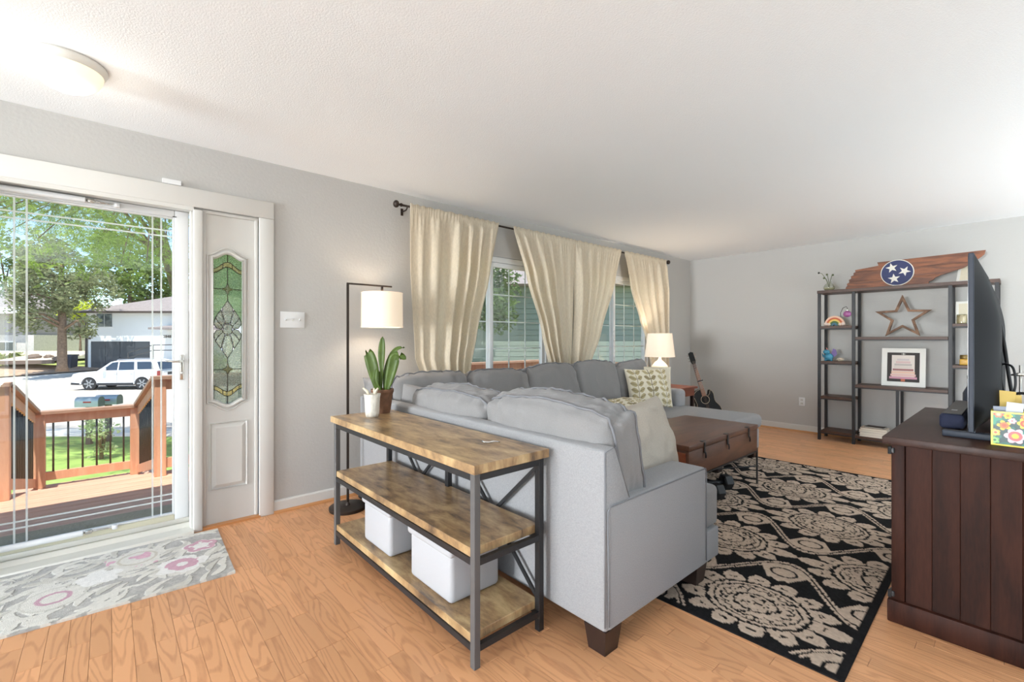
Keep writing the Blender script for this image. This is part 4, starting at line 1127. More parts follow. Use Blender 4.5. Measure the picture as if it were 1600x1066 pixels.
# ================================================================== BOOKCASE ON THE FAR WALL
wood('shelf_wood', (60, 40, 32), (88, 60, 46), scale=(5, 1, 5), rough=0.45, rings=3, fine=0.7, bump=0.02, contrast=(0.1, 0.9))
FX, RX_ = 6.43, 6.74
bc = empty('bookcase', ((FX + RX_) / 2, 0.92, 0), label='wide open bookcase of black metal posts and dark wood shelves on the far wall', cat='bookcase')
PY = {'a': 1.657, 'b': 1.318, 'c': 0.510, 'd': 0.183}
pw_ = 0.030
for k, yy in PY.items():
    for xx in (FX, RX_ - pw_):
        MB().rbox(xx, xx + pw_, yy - pw_ / 2, yy + pw_ / 2, 0.0, 1.765, 0.002, 1).build('post', 'black_metal', bc)
MB().rbox(FX - 0.002, RX_ + 0.002, PY['d'] - 0.02, PY['a'] + 0.02, 1.765, 1.800, 0.002, 1).build('top_shelf', 'shelf_wood', bc)
def shelf(ya_, yb_, z, t=0.028):
    s = MB().rbox(FX + 0.004, RX_ - 0.004, ya_ + 0.0155, yb_ - 0.0155, z - t, z, 0.002, 1).build('shelf', 'shelf_wood', bc)
    for xx in (FX + 0.004, RX_ - 0.022):
        MB().box(xx, xx + 0.018, ya_ + 0.0155, yb_ - 0.0155, z - t - 0.012, z - t).build('shelf_rail', 'black_metal', s)
for z in (1.372, 0.950, 0.530, 0.118): shelf(PY['b'], PY['a'], z)
for z in (1.372, 0.950, 0.530, 0.118): shelf(PY['d'], PY['c'], z)
for z in (1.240, 0.690, 0.105): shelf(PY['c'], PY['b'], z, 0.030)
for xx in (FX, RX_ - pw_): MB().rbox(xx, xx + pw_, 0.915, 0.940, 0.105, 0.648, 0.002, 1).build('divider_post', 'black_metal', bc)

# --- state shaped wood sign with three star emblem on top
wood('sign_wood', (78, 40, 24), (150, 88, 50), scale=(1, 1.2, 9), rough=0.5, rings=4, fine=0.55, bump=0.15, contrast=(0.1, 0.85))
sg = empty('wooden_sign', (6.62, 0.85, 1.80), label='brown plank sign cut to a long state outline with blue three star emblem', cat='sign')
sign = [(1.431, 1.803), (1.425, 1.835), (1.412, 1.85), (1.416, 1.872), (1.392, 1.89), (1.397, 1.918), (1.372, 1.935), (1.378, 1.958), (1.350, 1.972), (1.352, 1.995), (1.332, 2.006), (1.335, 2.030), (1.28, 2.036), (1.117, 2.056), (1.129, 2.095), (0.265, 2.112), (0.274, 2.070), (0.310, 2.035), (0.369, 1.985), (0.42, 1.955), (0.50, 1.925), (0.594, 1.895), (0.640, 1.872), (0.655, 1.850), (0.690, 1.835), (0.694, 1.803)]
# the sign is three boards
def clip_z(poly, z0, z1):
    def half(P, zc, keep_above):
        out = []
        for i in range(len(P)):
            a, b = P[i], P[(i + 1) % len(P)]
            ia = (a[1] >= zc) == keep_above; ib = (b[1] >= zc) == keep_above
            if ia: out.append(a)
            if ia != ib:
                t = (zc - a[1]) / (b[1] - a[1]); out.append((a[0] + (b[0] - a[0]) * t, zc))
        return out
    return half(half(poly, z0, True), z1, False)
for z0, z1 in ((1.80, 1.899), (1.901, 2.004), (2.006, 2.13)):
    MB().prism(clip_z(sign, z0, z1), 6.60, 6.622, 'x').build('plank', 'sign_wood', sg)
mat('navy', (44, 52, 96), 0.6, var=0.1, vscale=20); mat('paint_white', (232, 228, 218), 0.6)
ec = (0.953, 1.957)
MB().tube([(6.599, ec[0] + 0.140 * math.cos(t), ec[1] + 0.140 * math.sin(t)) for t in np.linspace(0, 2 * math.pi, 48, endpoint=False)], 0.006, 8, closed=True).build('emblem_ring', 'paint_white', sg, smooth=True)
MB().prism([(ec[0] + 0.138 * math.cos(t), ec[1] + 0.138 * math.sin(t)) for t in np.linspace(0, 2 * math.pi, 48, endpoint=False)], 6.594, 6.5995, 'x').build('emblem_disc', 'navy', sg)
def star5(cy, cz, R, rot, k=0.40): return [(cy + (R if i % 2 == 0 else R * k) * math.sin(rot + i * math.pi / 5), cz + (R if i % 2 == 0 else R * k) * math.cos(rot + i * math.pi / 5)) for i in range(10)]
for (cy, cz, rot) in ((0.998, 2.015, 0.2), (0.888, 1.968, -0.5), (0.978, 1.893, 0.1)):
    MB().prism(star5(cy, cz, 0.056, rot), 6.590, 6.5945, 'x').build('emblem_star', 'paint_white', sg)

# --- glass vase with sprigs
mat('vase_glass', (206, 200, 176), 0.1, spec=0.8)
thinglass('clear_glass', (236, 238, 228), 0.22, 0.02)
mat('sprig_green', (92, 100, 66), 0.7); mat('sprig_dark', (58, 56, 52), 0.7)
vs = empty('glass_vase', (6.56, 1.585, 1.80), label='small round glass vase with dry sprigs at the left end of the bookcase top', cat='vase')
MB().lathe((6.56, 1.585, 1.801), [(0.03, 0), (0.055, 0.02), (0.060, 0.045), (0.045, 0.075), (0.022, 0.095), (0.026, 0.115)], 24, True, False).build('vase_body', 'clear_glass', vs, smooth=True)
MB().lathe((6.56, 1.585, 1.803), [(0.027, 0), (0.050, 0.02), (0.053, 0.035)], 20).build('pebbles', 'vase_glass', vs, smooth=True)
for k, (dy, h, e) in enumerate(((0.105, 0.23, 0.03), (0.02, 0.20, 0.0), (-0.04, 0.19, 0.0), (0.05, 0.16, 0.0))):
    MB().tube([(6.56, 1.585, 1.83), (6.56, 1.585 + dy * 0.25, 1.80 + h * 0.6), (6.555, 1.585 + dy * 0.7, 1.80 + h * 0.95), (6.55, 1.585 + dy, 1.80 + h)], [0.003, 0.003, 0.003, 0.002], 6).build('stem', 'sprig_green', vs)
    MB().sphere((6.55, 1.585 + dy, 1.80 + h), 0.012, 8, 6).build('bud', 'sprig_dark' if k == 0 else 'sprig_green', vs, smooth=True)

# --- rainbow toy
rb = empty('rainbow_ornament', (6.55, 1.525, 1.372), label='peach rainbow arch ornament on the upper left shelf', cat='ornament')
for k, c in enumerate(((232, 190, 164), (196, 96, 60), (226, 190, 96), (78, 110, 60), (70, 110, 130))):
    mat('rainbow_%d' % k, c, 0.6)
    ro = 0.105 - 0.018 * k; ri = ro - 0.018 if k < 4 else ro - 0.02
    P = [(1.525 + ro * math.cos(t), 1.374 + ro * 1.15 * math.sin(t)) for t in np.linspace(0, math.pi, 20)] + [(1.525 + ri * math.cos(t), 1.374 + ri * 1.15 * math.sin(t)) for t in np.linspace(math.pi, 0, 20)]
    MB().prism(P, 6.535 - 0.001 * k, 6.565 + 0.001 * k, 'x').build('band', 'rainbow_%d' % k, rb)
mat('cloud_white', (236, 214, 200), 0.7)
for dy, r_ in ((-0.085, 0.022), (-0.055, 0.018), (0.085, 0.022), (0.055, 0.018)):
    MB().sphere((6.535, 1.525 + dy, 1.374 + r_), r_, 10, 8).build('cloud', 'cloud_white', rb, smooth=True)
# --- purple hanging ornament on wire stand
mat('purple_glass', (168, 100, 156), 0.2, spec=0.8)
po = empty('hanging_ornament', (6.53, 1.392, 1.372), label='purple glass ball hanging from a curled wire stand beside the rainbow', cat='ornament')
MB().lathe((6.56, 1.425, 1.372), [(0.035, 0), (0.035, 0.006)], 20).build('stand_base', 'bronze', po)
MB().tube([(6.56, 1.43, 1.378), (6.56, 1.465, 1.46), (6.56, 1.468, 1.53), (6.555, 1.445, 1.585), (6.545, 1.41, 1.60), (6.535, 1.395, 1.58), (6.53, 1.40, 1.565)], 0.003, 6).build('wire', 'bronze', po, smooth=True)
MB().sphere((6.53, 1.397, 1.512), 0.040, 16, 12, (1, 1, 0.95)).build('ball', 'purple_glass', po, smooth=True)
MB().cyl((6.53, 1.397, 1.549), 0.010, 0.012, 10).build('cap', 'chrome', po)
# --- blue dragon like figurine
mat('toy_blue', (70, 146, 176), 0.45, var=0.2, vscale=30); mat('toy_purple', (120, 100, 160), 0.5); mat('toy_pink', (210, 130, 120), 0.5)
bd_ = empty('toy_figurine', (6.55, 1.58, 0.950), label='small blue winged toy figurine on the second left shelf', cat='figurine')
MB().sphere((6.55, 1.585, 0.998), 0.042, 14, 10, (0.9, 1.1, 1.1)).build('body', 'toy_blue', bd_, smooth=True)
MB().sphere((6.53, 1.605, 1.058), 0.032, 14, 10, (1, 1.1, 0.9)).build('head', 'toy_blue', bd_, smooth=True)
for dy in (-0.028, 0.03):
    MB().tube([(6.54, 1.585 + dy, 0.951), (6.54, 1.585 + dy, 0.985)], [0.016, 0.012], 8).build('foot', 'toy_blue', bd_, smooth=True)
MB().tube([(6.55, 1.60, 1.08), (6.55, 1.612, 1.112)], [0.010, 0.002], 8).build('horn', 'toy_pink', bd_, smooth=True)
MB().prism([(1.575, 1.00), (1.545, 1.10), (1.515, 1.085), (1.505, 1.03), (1.53, 1.00)], 6.560, 6.566, 'x').build('wing', 'toy_purple', bd_)
MB().prism([(1.62, 1.00), (1.66, 1.045), (1.655, 1.005), (1.64, 0.985)], 6.560, 6.566, 'x').build('wing', 'toy_blue', bd_)
# --- shell
mat('shell', (216, 200, 176), 0.5, var=0.35, vscale=40)
sh = empty('sea_shell', (6.52, 1.458, 0.950), label='small patterned sea shell beside the blue toy figurine', cat='shell')
MB().sphere((6.52, 1.462, 0.972), 0.022, 14, 8, (0.9, 1.7, 1.0)).build('shell_body', 'shell', sh, smooth=True)
MB().tube([(6.50, 1.43, 0.966), (6.495, 1.462, 0.985), (6.50, 1.495, 0.966)], 0.004, 8).build('shell_lip', 'cloud_white', sh, smooth=True)

# --- big open wooden star
wood('star_wood', (104, 76, 58), (146, 112, 88), scale=(3, 3, 3), rough=0.7, rings=4, fine=0.6, bump=0.1)
wst = empty('wooden_star', (6.62, 0.905, 1.24), label='large open five point star of weathered wood on the middle shelf', cat='star')
cy_, cz_ = 0.905, 1.452
out_ = star5(cy_, cz_, 0.252, 0.0, 0.42); in_ = star5(cy_, cz_, 0.190, 0.0, 0.42)
for i in range(10):
    j = (i + 1) % 10
    MB().prism([out_[i], out_[j], in_[j], in_[i]], 6.57, 6.615, 'x').build('strip', 'star_wood', wst)

# --- framed art of a pile of books
mat('frame_white', (230, 228, 222), 0.5)
af = empty('framed_print', (6.60, 0.90, 0.690), label='white framed print of stacked pink books on black on the middle shelf', cat='picture frame')
fy0, fy1, fz0_, fz1_ = 0.715, 1.088, 0.692, 1.112
lean = lambda z: 6.575 + (z - 0.69) * 0.10
def slab(name, m, y0_, y1_, z0, z1, d0, d1):
    b = MB(); L0, L1 = lean(z0), lean(z1)
    b.add([(L0 + d0, y0_, z0), (L0 + d0, y1_, z0), (L1 + d0, y1_, z1), (L1 + d0, y0_, z1), (L0 + d1, y0_, z0), (L0 + d1, y1_, z0), (L1 + d1, y1_, z1), (L1 + d1, y0_, z1)],
          [(0, 1, 2, 3), (7, 6, 5, 4), (0, 4, 5, 1), (1, 5, 6, 2), (2, 6, 7, 3), (3, 7, 4, 0)])
    return b.build(name, m, af)
fwid = 0.048
slab('frame_side', 'frame_white', fy0, fy0 + fwid, fz0_, fz1_, 0, 0.022); slab('frame_side', 'frame_white', fy1 - fwid, fy1, fz0_, fz1_, 0, 0.022)
slab('frame_side', 'frame_white', fy0 + fwid, fy1 - fwid, fz0_, fz0_ + fwid, 0, 0.022); slab('frame_side', 'frame_white', fy0 + fwid, fy1 - fwid, fz1_ - fwid, fz1_, 0, 0.022)
mat('print_black', (48, 42, 40), 0.6); mat('print_paper', (226, 216, 208), 0.7)
slab('backing', 'print_black', fy0 + fwid, fy1 - fwid, fz0_ + fwid, fz1_ - fwid, 0.010, 0.018)
slab('print', 'print_paper', 0.805, 1.0, 0.775, 1.035, 0.0085, 0.0098)
bkc = [(206, 150, 168), (224, 186, 180), (226, 190, 170), (160, 110, 110), (214, 204, 196), (190, 180, 176), (214, 186, 184), (206, 196, 196)]
zz = 0.772
for k, (hw, c) in enumerate(zip((0.118, 0.108, 0.100, 0.088, 0.078, 0.074, 0.062, 0.052), bkc)):
    mat('print_book_%d' % k, c, 0.7)
    hgt = 0.030 if k < 3 else 0.028
    slab('print_book', 'print_book_%d' % k, 0.9025 - hw, 0.9025 + hw, zz, zz + hgt - 0.006, 0.0072, 0.0084); zz += hgt
mat('print_orange', (196, 110, 80), 0.6)
slab('print_seal', 'print_orange', 0.885, 0.92, 0.745, 0.772, 0.0085, 0.0098)
slab('print_sprig', 'paint_white', 0.896, 0.902, 1.037, 1.058, 0.0085, 0.0098); slab('print_sprig', 'paint_white', 0.882, 0.918, 1.046, 1.050, 0.0080, 0.0092)

# --- stack of books on the bottom shelf
zz = 0.1055
for k, (w_, d_, h_, c, lab) in enumerate(((0.27, 0.20, 0.022, (222, 214, 204), 'lowest book of the bottom shelf pile, pale and widest'), (0.25, 0.20, 0.028, (214, 206, 198), 'second book from the bottom of the bottom shelf pile'), (0.26, 0.19, 0.024, (226, 218, 208), 'third book from the bottom of the bottom shelf pile'), (0.24, 0.19, 0.022, (206, 190, 172), 'tan book just below the dark top one of the shelf pile'), (0.17, 0.14, 0.014, (74, 62, 56), 'small dark notebook on top of the bottom shelf pile'))):
    mat('cover_%d' % k, c, 0.6); mat('pages', (232, 226, 212), 0.8)
    yc = 1.135 + (-0.006, 0.008, 0.0, 0.006, 0.0)[k]
    bk = empty('book', (6.52, yc, zz), rx((0, 3, -4, 2, -6)[k]), label=lab, cat='book', group='books piled on the bottom shelf')
    Mx = Matrix.Translation((6.535, yc, zz)) @ Matrix.Rotation(rx((0, 3, -4, 2, -6)[k]), 4, 'Z')
    MB(Mx).box(-d_ / 2 + 0.004, d_ / 2 - 0.004, -w_ / 2, w_ / 2 - 0.005, 0.003, h_ - 0.003).build('page_block', 'pages', bk)
    for z_ in (0, h_ - 0.003): MB(Mx).box(-d_ / 2, d_ / 2, -w_ / 2 - 0.003, w_ / 2, z_, z_ + 0.0028).build('cover', 'cover_%d' % k, bk)
    zz += h_ + 0.0006
# papers right of the divider
pf = MB().rbox(6.50, 6.68, 0.66, 0.88, 0.1055, 0.150, 0.004).build('white_box', 'frame_white', None, label='low white box right of the divider on the bottom shelf', cat='box')

# --- right column things and the frame on top
def photo_frame(loc, w, h, lean_, label, rz=0.0):
    Mx = Matrix.Translation(loc) @ Matrix.Rotation(rz, 4, 'Z') @ Matrix.Rotation(lean_, 4, 'Y')
    r = empty('photo_frame', loc, label=label, cat='picture frame')
    t = 0.022
    for nm, a in (('frame_side', (0, 0.015, -w / 2, -w / 2 + t, 0, h)), ('frame_side', (0, 0.015, w / 2 - t, w / 2, 0, h)), ('frame_side', (0, 0.015, -w / 2 + t, w / 2 - t, 0, t)), ('frame_side', (0, 0.015, -w / 2 + t, w / 2 - t, h - t, h))):
        MB(Mx).box(*a).build(nm, 'frame_white', r)
    MB(Mx).box(0.006, 0.012, -w / 2 + t, w / 2 - t, t, h - t).build('picture', 'cream_fabric', r)
photo_frame((6.58, 0.405, 1.801), 0.16, 0.20, rx(18), 'white photo frame leaning on the bookcase top behind the television', rx(-18))
photo_frame((6.62, 0.385, 1.373), 0.20, 0.235, rx(6), 'white photo frame on the upper right shelf behind a candle')
mat('candle_wax', (226, 206, 170), 0.5); mat('amber_box', (196, 150, 52), 0.4); mat('brass_dark', (120, 100, 56), 0.4, metal=0.5)
cd = empty('jar_candle', (6.50, 0.432, 1.372), label='pale jar candle on the upper right shelf', cat='candle')
MB().lathe((6.50, 0.432, 1.373), [(0.034, 0), (0.036, 0.01), (0.036, 0.085)], 20).build('wax', 'candle_wax', cd, smooth=True)
MB().lathe((6.50, 0.432, 1.372), [(0.0375, 0), (0.038, 0.01), (0.038, 0.095), (0.035, 0.095)], 20, True, False).build('jar', 'clear_glass', cd, smooth=True)
ab = empty('honey_jar', (6.50, 0.408, 0.950), label='amber jar with dark gold lid on the lower right shelf', cat='jar')
MB().rbox(6.462, 6.538, 0.37, 0.446, 0.951, 1.012, 0.008, 3).build('jar_body', 'amber_box', ab, auto=40)
MB().lathe((6.50, 0.408, 1.0125), [(0.036, 0), (0.038, 0.006), (0.038, 0.035), (0.034, 0.042)], 24).build('lid', 'brass_dark', ab, auto=40)

# ================================================================== MEDIA CABINET + TELEVISION
wood('walnut_dark', (24, 12, 9), (64, 34, 24), scale=(6, 6, 0.8), rough=0.55, spec=0.15, rings=3, fine=0.65, bump=0.03, contrast=(0.05, 0.95), objvar=0.12)
wood('walnut_top', (46, 30, 25), (70, 48, 41), scale=(0.8, 6, 6), rough=0.45, spec=0.25, rings=3, fine=0.65, bump=0.03, contrast=(0.05, 0.95))
mc = empty('media_cabinet', (3.1, 0.15, 0), label='dark walnut media cabinet with plank sides under the television', cat='cabinet')
mx0, mx1, my0, my1 = 2.535, 3.68, -0.075, 0.385
MB().rbox(2.478, 3.735, -0.115, 0.408, 0.768, 0.800, 0.004).build('top', 'walnut_top', mc, auto=40)
MB().box(mx0 + 0.012, mx1, my0, my1 - 0.02, 0.09, 0.768).build('carcass', 'walnut_dark', mc)
MB().rbox(2.515, mx1 + 0.02, my0 - 0.02, my1 + 0.012, 0.0, 0.095, 0.006).build('plinth', 'walnut_dark', mc, auto=40)
MB().rbox(mx0 - 0.004, mx0 + 0.05, my1 - 0.045, my1, 0.095, 0.768, 0.004).build('corner_post', 'walnut_dark', mc, auto=40)
yy = my1 - 0.047
for k in range(5):
    w_ = 0.083
    MB().rbox(mx0, mx0 + 0.014, yy - w_ + 0.0002, yy - 0.0002, 0.095, 0.768, 0.0015, 1).build('side_plank', 'walnut_dark', mc); yy -= w_
for a, b in ((2.59, 3.10), (3.11, 3.65)):
    dr = MB().rbox(a, b, my1 - 0.02, my1 - 0.002, 0.11, 0.755, 0.004).build('door', 'walnut_dark', mc, auto=40)
    MB().bar((a + 0.03, my1, 0.14), (b - 0.03, my1, 0.72), 0.05, 0.012, up=(0, 1, 0)).build('door_brace', 'walnut_dark', dr)
for z in (0.735, 0.118):
    h_ = MB().rbox(mx0 - 0.012, mx0 + 0.03, my1 - 0.012, my1 + 0.008, z - 0.012, z + 0.012, 0.004).build('hinge', 'black_metal', mc)
    MB().tube([(mx0 - 0.010, my1 + 0.004, z - 0.015), (mx0 - 0.010, my1 + 0.004, z + 0.015)], 0.007, 8).build('hinge_pin', 'black_metal', h_)

mat('tv_black', (16, 17, 22), 0.7, spec=0.12); mat('tv_bezel', (46, 52, 64), 0.5, spec=0.3); mat('tv_screen', (10, 11, 14), 0.12); mat('navy_mesh', (34, 40, 66), 0.8, bump=0.3, bscale=300); mat('dark_grey', (60, 58, 58), 0.5)
tv = empty('television', (3.1, 0.14, 0.80), label='large flat television seen edge on atop the dark cabinet', cat='television')
tx0, tx1, tz0, tz1 = 2.60, 3.70, 0.838, 1.563
MB().rbox(tx0, tx1, 0.137, 0.154, tz0, tz1, 0.003).build('bezel', 'tv_bezel', tv)
MB().box(tx0 + 0.01, tx1 - 0.01, 0.1541, 0.1553, tz0 + 0.015, tz1 - 0.01).build('screen', 'tv_screen', tv)
# bulging back shell
def bulge(u, v):
    x = tx0 + 0.004 + (tx1 - tx0 - 0.008) * u; z = tz0 + 0.004 + (tz1 - tz0 - 0.008) * v
    e = min(1, 5 * u, 5 * (1 - u)); f = min(1, 8 * v, 2.2 * (1 - v))
    s = lambda t: math.sin(min(1, t) * math.pi / 2)
    return (x, 0.1368 - 0.068 * s(e) * s(f), z)
MB().grid(40, 30, bulge).build('back_shell', 'tv_black', tv, smooth=True)
for xx in (2.70, 3.50):
    ft = MB().rbox(xx - 0.022, xx + 0.022, 0.020, 0.238, 0.8005, 0.826, 0.004).build('foot', 'tv_bezel', tv, auto=40)
    MB().box(xx - 0.014, xx + 0.014, 0.138, 0.153, 0.826, 0.842).build('foot_riser', 'tv_bezel', ft)
MB().bar((3.10, 0.065, 0.802), (3.10, 0.085, 1.05), 0.16, 0.03, up=(0, 1, 0)).build('rear_bracket', 'tv_black', tv)
sb = empty('soundbar', (3.2, 0.225, 0.80), label='black and navy soundbar in front of the television', cat='soundbar')
MB().rbox(2.875, 3.53, 0.182, 0.266, 0.805, 0.872, 0.016, 4).build('speaker_body', 'navy_mesh', sb, auto=40)
MB().rbox(2.885, 3.52, 0.190, 0.256, 0.872, 0.876, 0.002).build('top_plate', 'dark_grey', sb)
MB().box(3.01, 3.04, 0.215, 0.235, 0.876, 0.8765).build('sticker', 'white_plastic', sb)
for xx in (2.95, 3.45): MB().box(xx - 0.02, xx + 0.02, 0.20, 0.25, 0.8005, 0.805).build('rubber_foot', 'rubber', sb)
# cables behind the set
mat('cable_black', (20, 20, 22), 0.5)
def cable(pts, r, label):
    P = [Vector(p) for p in pts]; n = len(P) - 1; out = []
    for i in range(n * 10 + 1):
        s = i / 10; k = min(n - 1, int(s)); f = s - k
        p0, p1, p2, p3 = P[max(0, k - 1)], P[k], P[k + 1], P[min(n, k + 2)]
        out.append(0.5 * ((2 * p1) + (p2 - p0) * f + (2 * p0 - 5 * p1 + 4 * p2 - p3) * f * f + (3 * p1 - p0 - 3 * p2 + p3) * f ** 3))
    MB().tube(out, r, 8).build('cable', 'cable_black', None, smooth=True, label=label, cat='cable', group='black cables behind the television')
cable([(3.02, 0.075, 1.28), (3.0, 0.062, 1.18), (2.95, 0.048, 1.05), (2.9, 0.035, 0.97), (2.86, 0.01, 0.92), (2.84, -0.03, 0.90)], 0.0065, 'thick black cable hanging from the back of the television')
cable([(3.06, 0.075, 1.25), (3.03, 0.06, 1.14), (2.98, 0.045, 1.02), (2.93, 0.032, 0.95), (2.9, 0.022, 0.90), (2.88, 0.02, 0.83)], 0.006, 'black cable dropping behind the floral box')
cable([(2.98, 0.075, 1.10), (2.94, 0.055, 1.105), (2.9, 0.035, 1.09), (2.88, 0.028, 1.03), (2.88, 0.035, 0.98), (2.88, 0.045, 0.965)], 0.0045, 'thin looped black cable beside the television back')
cable([(2.85, 0.040, 0.95), (2.84, 0.025, 0.985), (2.83, 0.0, 0.99), (2.82, -0.03, 0.985), (2.82, -0.06, 0.94), (2.82, -0.07, 0.83)], 0.006, 'black cable arching over the floral box')
# floral box
attr_mat('floral_print', 0.35, spec=0.5)
mat('yellow_gold', (226, 206, 40), 0.3, spec=0.6)
fbx = empty('floral_box', (2.64, 0.02, 0.80), label='yellow edged box printed with bright flowers on the cabinet', cat='box')
bx, by0, by1, bz0, bz1 = 2.60, -0.075, 0.0905, 0.8005, 0.933
NF = 90
Yg, Zg = np.meshgrid(np.linspace(by0 + 0.006, by1 - 0.006, int(NF * 1.3)), np.linspace(bz0 + 0.006, bz1 - 0.006, NF), indexing='ij')
Cg = np.zeros(Yg.shape + (3,)) + np.array(lin((26, 96, 84)))
nz_ = vnoise(Yg, Zg, 60, 4); Cg[nz_ > 0.62] = lin((20, 60, 58)); Cg[nz_ < 0.25] = lin((40, 140, 110))
def flower(y, z, R, n, c1, c2, c3, k=0.3):
    dy, dz = Yg - y, Zg - z; r_ = np.sqrt(dy * dy + dz * dz) / R; t = np.arctan2(dz, dy)
    m_ = r_ < 1 - k + k * np.abs(np.cos(n / 2 * t)); Cg[m_] = lin(c1); Cg[(r_ < 0.62) & m_] = lin(c2); Cg[r_ < 0.32] = lin(c3)
flower(0.026, 0.842, 0.030, 6, (240, 190, 200), (226, 96, 96), (240, 190, 60))
flower(0.055, 0.880, 0.020, 5, (240, 190, 50), (226, 110, 40), (220, 80, 40), 0.5); flower(0.034, 0.900, 0.012, 6, (236, 170, 180), (250, 220, 220), (230, 120, 130))
flower(0.045, 0.918, 0.013, 6, (240, 200, 60), (226, 180, 40), (200, 120, 30)); flower(0.070, 0.921, 0.014, 6, (220, 90, 60), (236, 150, 110), (240, 200, 160))
flower(0.000, 0.893, 0.022, 6, (236, 200, 60), (220, 80, 50), (230, 140, 60)); flower(0.078, 0.850, 0.014, 5, (230, 180, 60), (240, 210, 120), (220, 90, 60)); flower(0.080, 0.82, 0.014, 5, (120, 190, 90), (150, 210, 120), (60, 120, 60))
flower(-0.03, 0.86, 0.022, 6, (240, 180, 190), (230, 100, 100), (240, 200, 90)); flower(-0.05, 0.91, 0.016, 5, (236, 150, 60), (240, 200, 90), (200, 90, 40)); flower(0.0, 0.918, 0.012, 5, (226, 100, 50), (240, 150, 70), (240, 200, 90))
mbf = MB(); na, nb = Yg.shape
mbf.v = [(bx - 0.0006, float(a), float(b)) for a, b in zip(Yg.ravel(), Zg.ravel())]
mbf.f = [(i * nb + j, (i + 1) * nb + j, (i + 1) * nb + j + 1, i * nb + j + 1) for i in range(na - 1) for j in range(nb - 1)]
mbf.cols = Cg.reshape(-1, 3).astype(np.float32)
mbf.build('printed_front', 'floral_print', fbx)
t_ = 0.003; dep = 0.07
MB().box(bx, bx + t_, by0, by1, bz0, bz1).build('front_wall', 'yellow_gold', fbx); MB().box(bx + dep - t_, bx + dep, by0, by1, bz0, bz1).build('back_wall', 'yellow_gold', fbx)
MB().box(bx + t_, bx + dep - t_, by0, by0 + t_, bz0, bz1).build('end_wall', 'yellow_gold', fbx); MB().box(bx + t_, bx + dep - t_, by1 - t_, by1, bz0, bz1).build('end_wall', 'yellow_gold', fbx)
MB().box(bx + t_, bx + dep - t_, by0 + t_, by1 - t_, bz0, bz0 + t_).build('bottom', 'yellow_gold', fbx)
for a in ((bx - 0.003, bx, by0, by1, bz1 - 0.006, bz1), (bx - 0.003, bx, by0, by1, bz0, bz0 + 0.006), (bx - 0.003, bx, by1 - 0.006, by1, bz0 + 0.006, bz1 - 0.006), (bx - 0.003, bx, by0, by0 + 0.006, bz0 + 0.006, bz1 - 0.006)):
    MB().box(*a).build('gold_edge', 'yellow_gold', fbx)
mat('envelope', (206, 212, 226), 0.6); mat('kraft_gold', (206, 176, 96), 0.6); mat('grey_card', (150, 156, 172), 0.6)
MB().bar((2.635, 0.038, 0.81), (2.625, 0.026, 0.968), 0.045, 0.004, up=(1, 0, 0)).build('envelope', 'envelope', None, label='pale envelope sticking out of the floral box', cat='envelope')
MB().bar((2.650, 0.060, 0.81), (2.648, 0.066, 0.948), 0.040, 0.003, up=(1, 0, 0)).build('grey_card', 'grey_card', None, label='grey card standing in the floral box', cat='card')
MB().bar((2.80, 0.064, 0.8005), (2.78, 0.050, 1.00), 0.05, 0.004, up=(1, 0, 0)).build('gold_envelope', 'kraft_gold', None, label='gold coloured card propped behind the floral box', cat='card')
MB().bar((2.80, 0.022, 0.8005), (2.79, 0.028, 0.985), 0.035, 0.004, up=(1, 0, 0)).build('gold_envelope', 'kraft_gold', None, label='narrow gold card standing among the black cables', cat='card')
# small cross shaped ornament on wire behind
co_ = empty('cross_ornament', (3.0, 0.02, 0.80), label='small silver cross ornament on a stem behind the cables', cat='ornament')
MB().tube([(3.0, 0.015, 0.8005), (3.0, 0.015, 1.10)], 0.004, 8).build('stem', 'chrome', co_, smooth=True)
MB().tube([(3.0, 0.045, 1.055), (3.0, 0.015, 1.06), (3.0, -0.015, 1.055)], [0.003, 0.009, 0.003], 8).build('cross_bar', 'chrome', co_, smooth=True)
MB().lathe((3.0, 0.015, 0.8005), [(0.04, 0), (0.04, 0.006), (0.006, 0.012)], 16).build('base', 'chrome', co_)
# bottle beside the television edge
mat('bottle_dark', (44, 50, 62), 0.3)
bt_ = empty('bottle', (3.62, 0.205, 0.80), label='slim dark bottle at the far end of the cabinet top', cat='bottle')
MB().lathe((3.62, 0.205, 0.8005), [(0.030, 0), (0.032, 0.01), (0.032, 0.11), (0.014, 0.15), (0.012, 0.19)], 20).build('bottle_body', 'bottle_dark', bt_, smooth=True)
MB().cyl((3.62, 0.205, 0.9905), 0.014, 0.02, 14).build('cap', 'tv_black', bt_)

# ================================================================== GUITAR IN THE CORNER
wood('guitar_neck_wood', (96, 62, 44), (150, 104, 72), scale=(6, 6, 1), rough=0.4, rings=3)
mat('guitar_black', (30, 29, 29), 0.5, spec=0.2); mat('guitar_edge', (190, 176, 150), 0.5); mat('guitar_hole', (16, 14, 14), 0.8)
gd, gu = 6.52, (1097 - 800) / 711.1 * 6.52
gbase = EXT @ Vector((gu + 0.05, gd, 0))
gt = empty('acoustic_guitar', (gbase.x, gbase.y, 0), label='black cutaway acoustic guitar leaning in the far corner', cat='guitar')
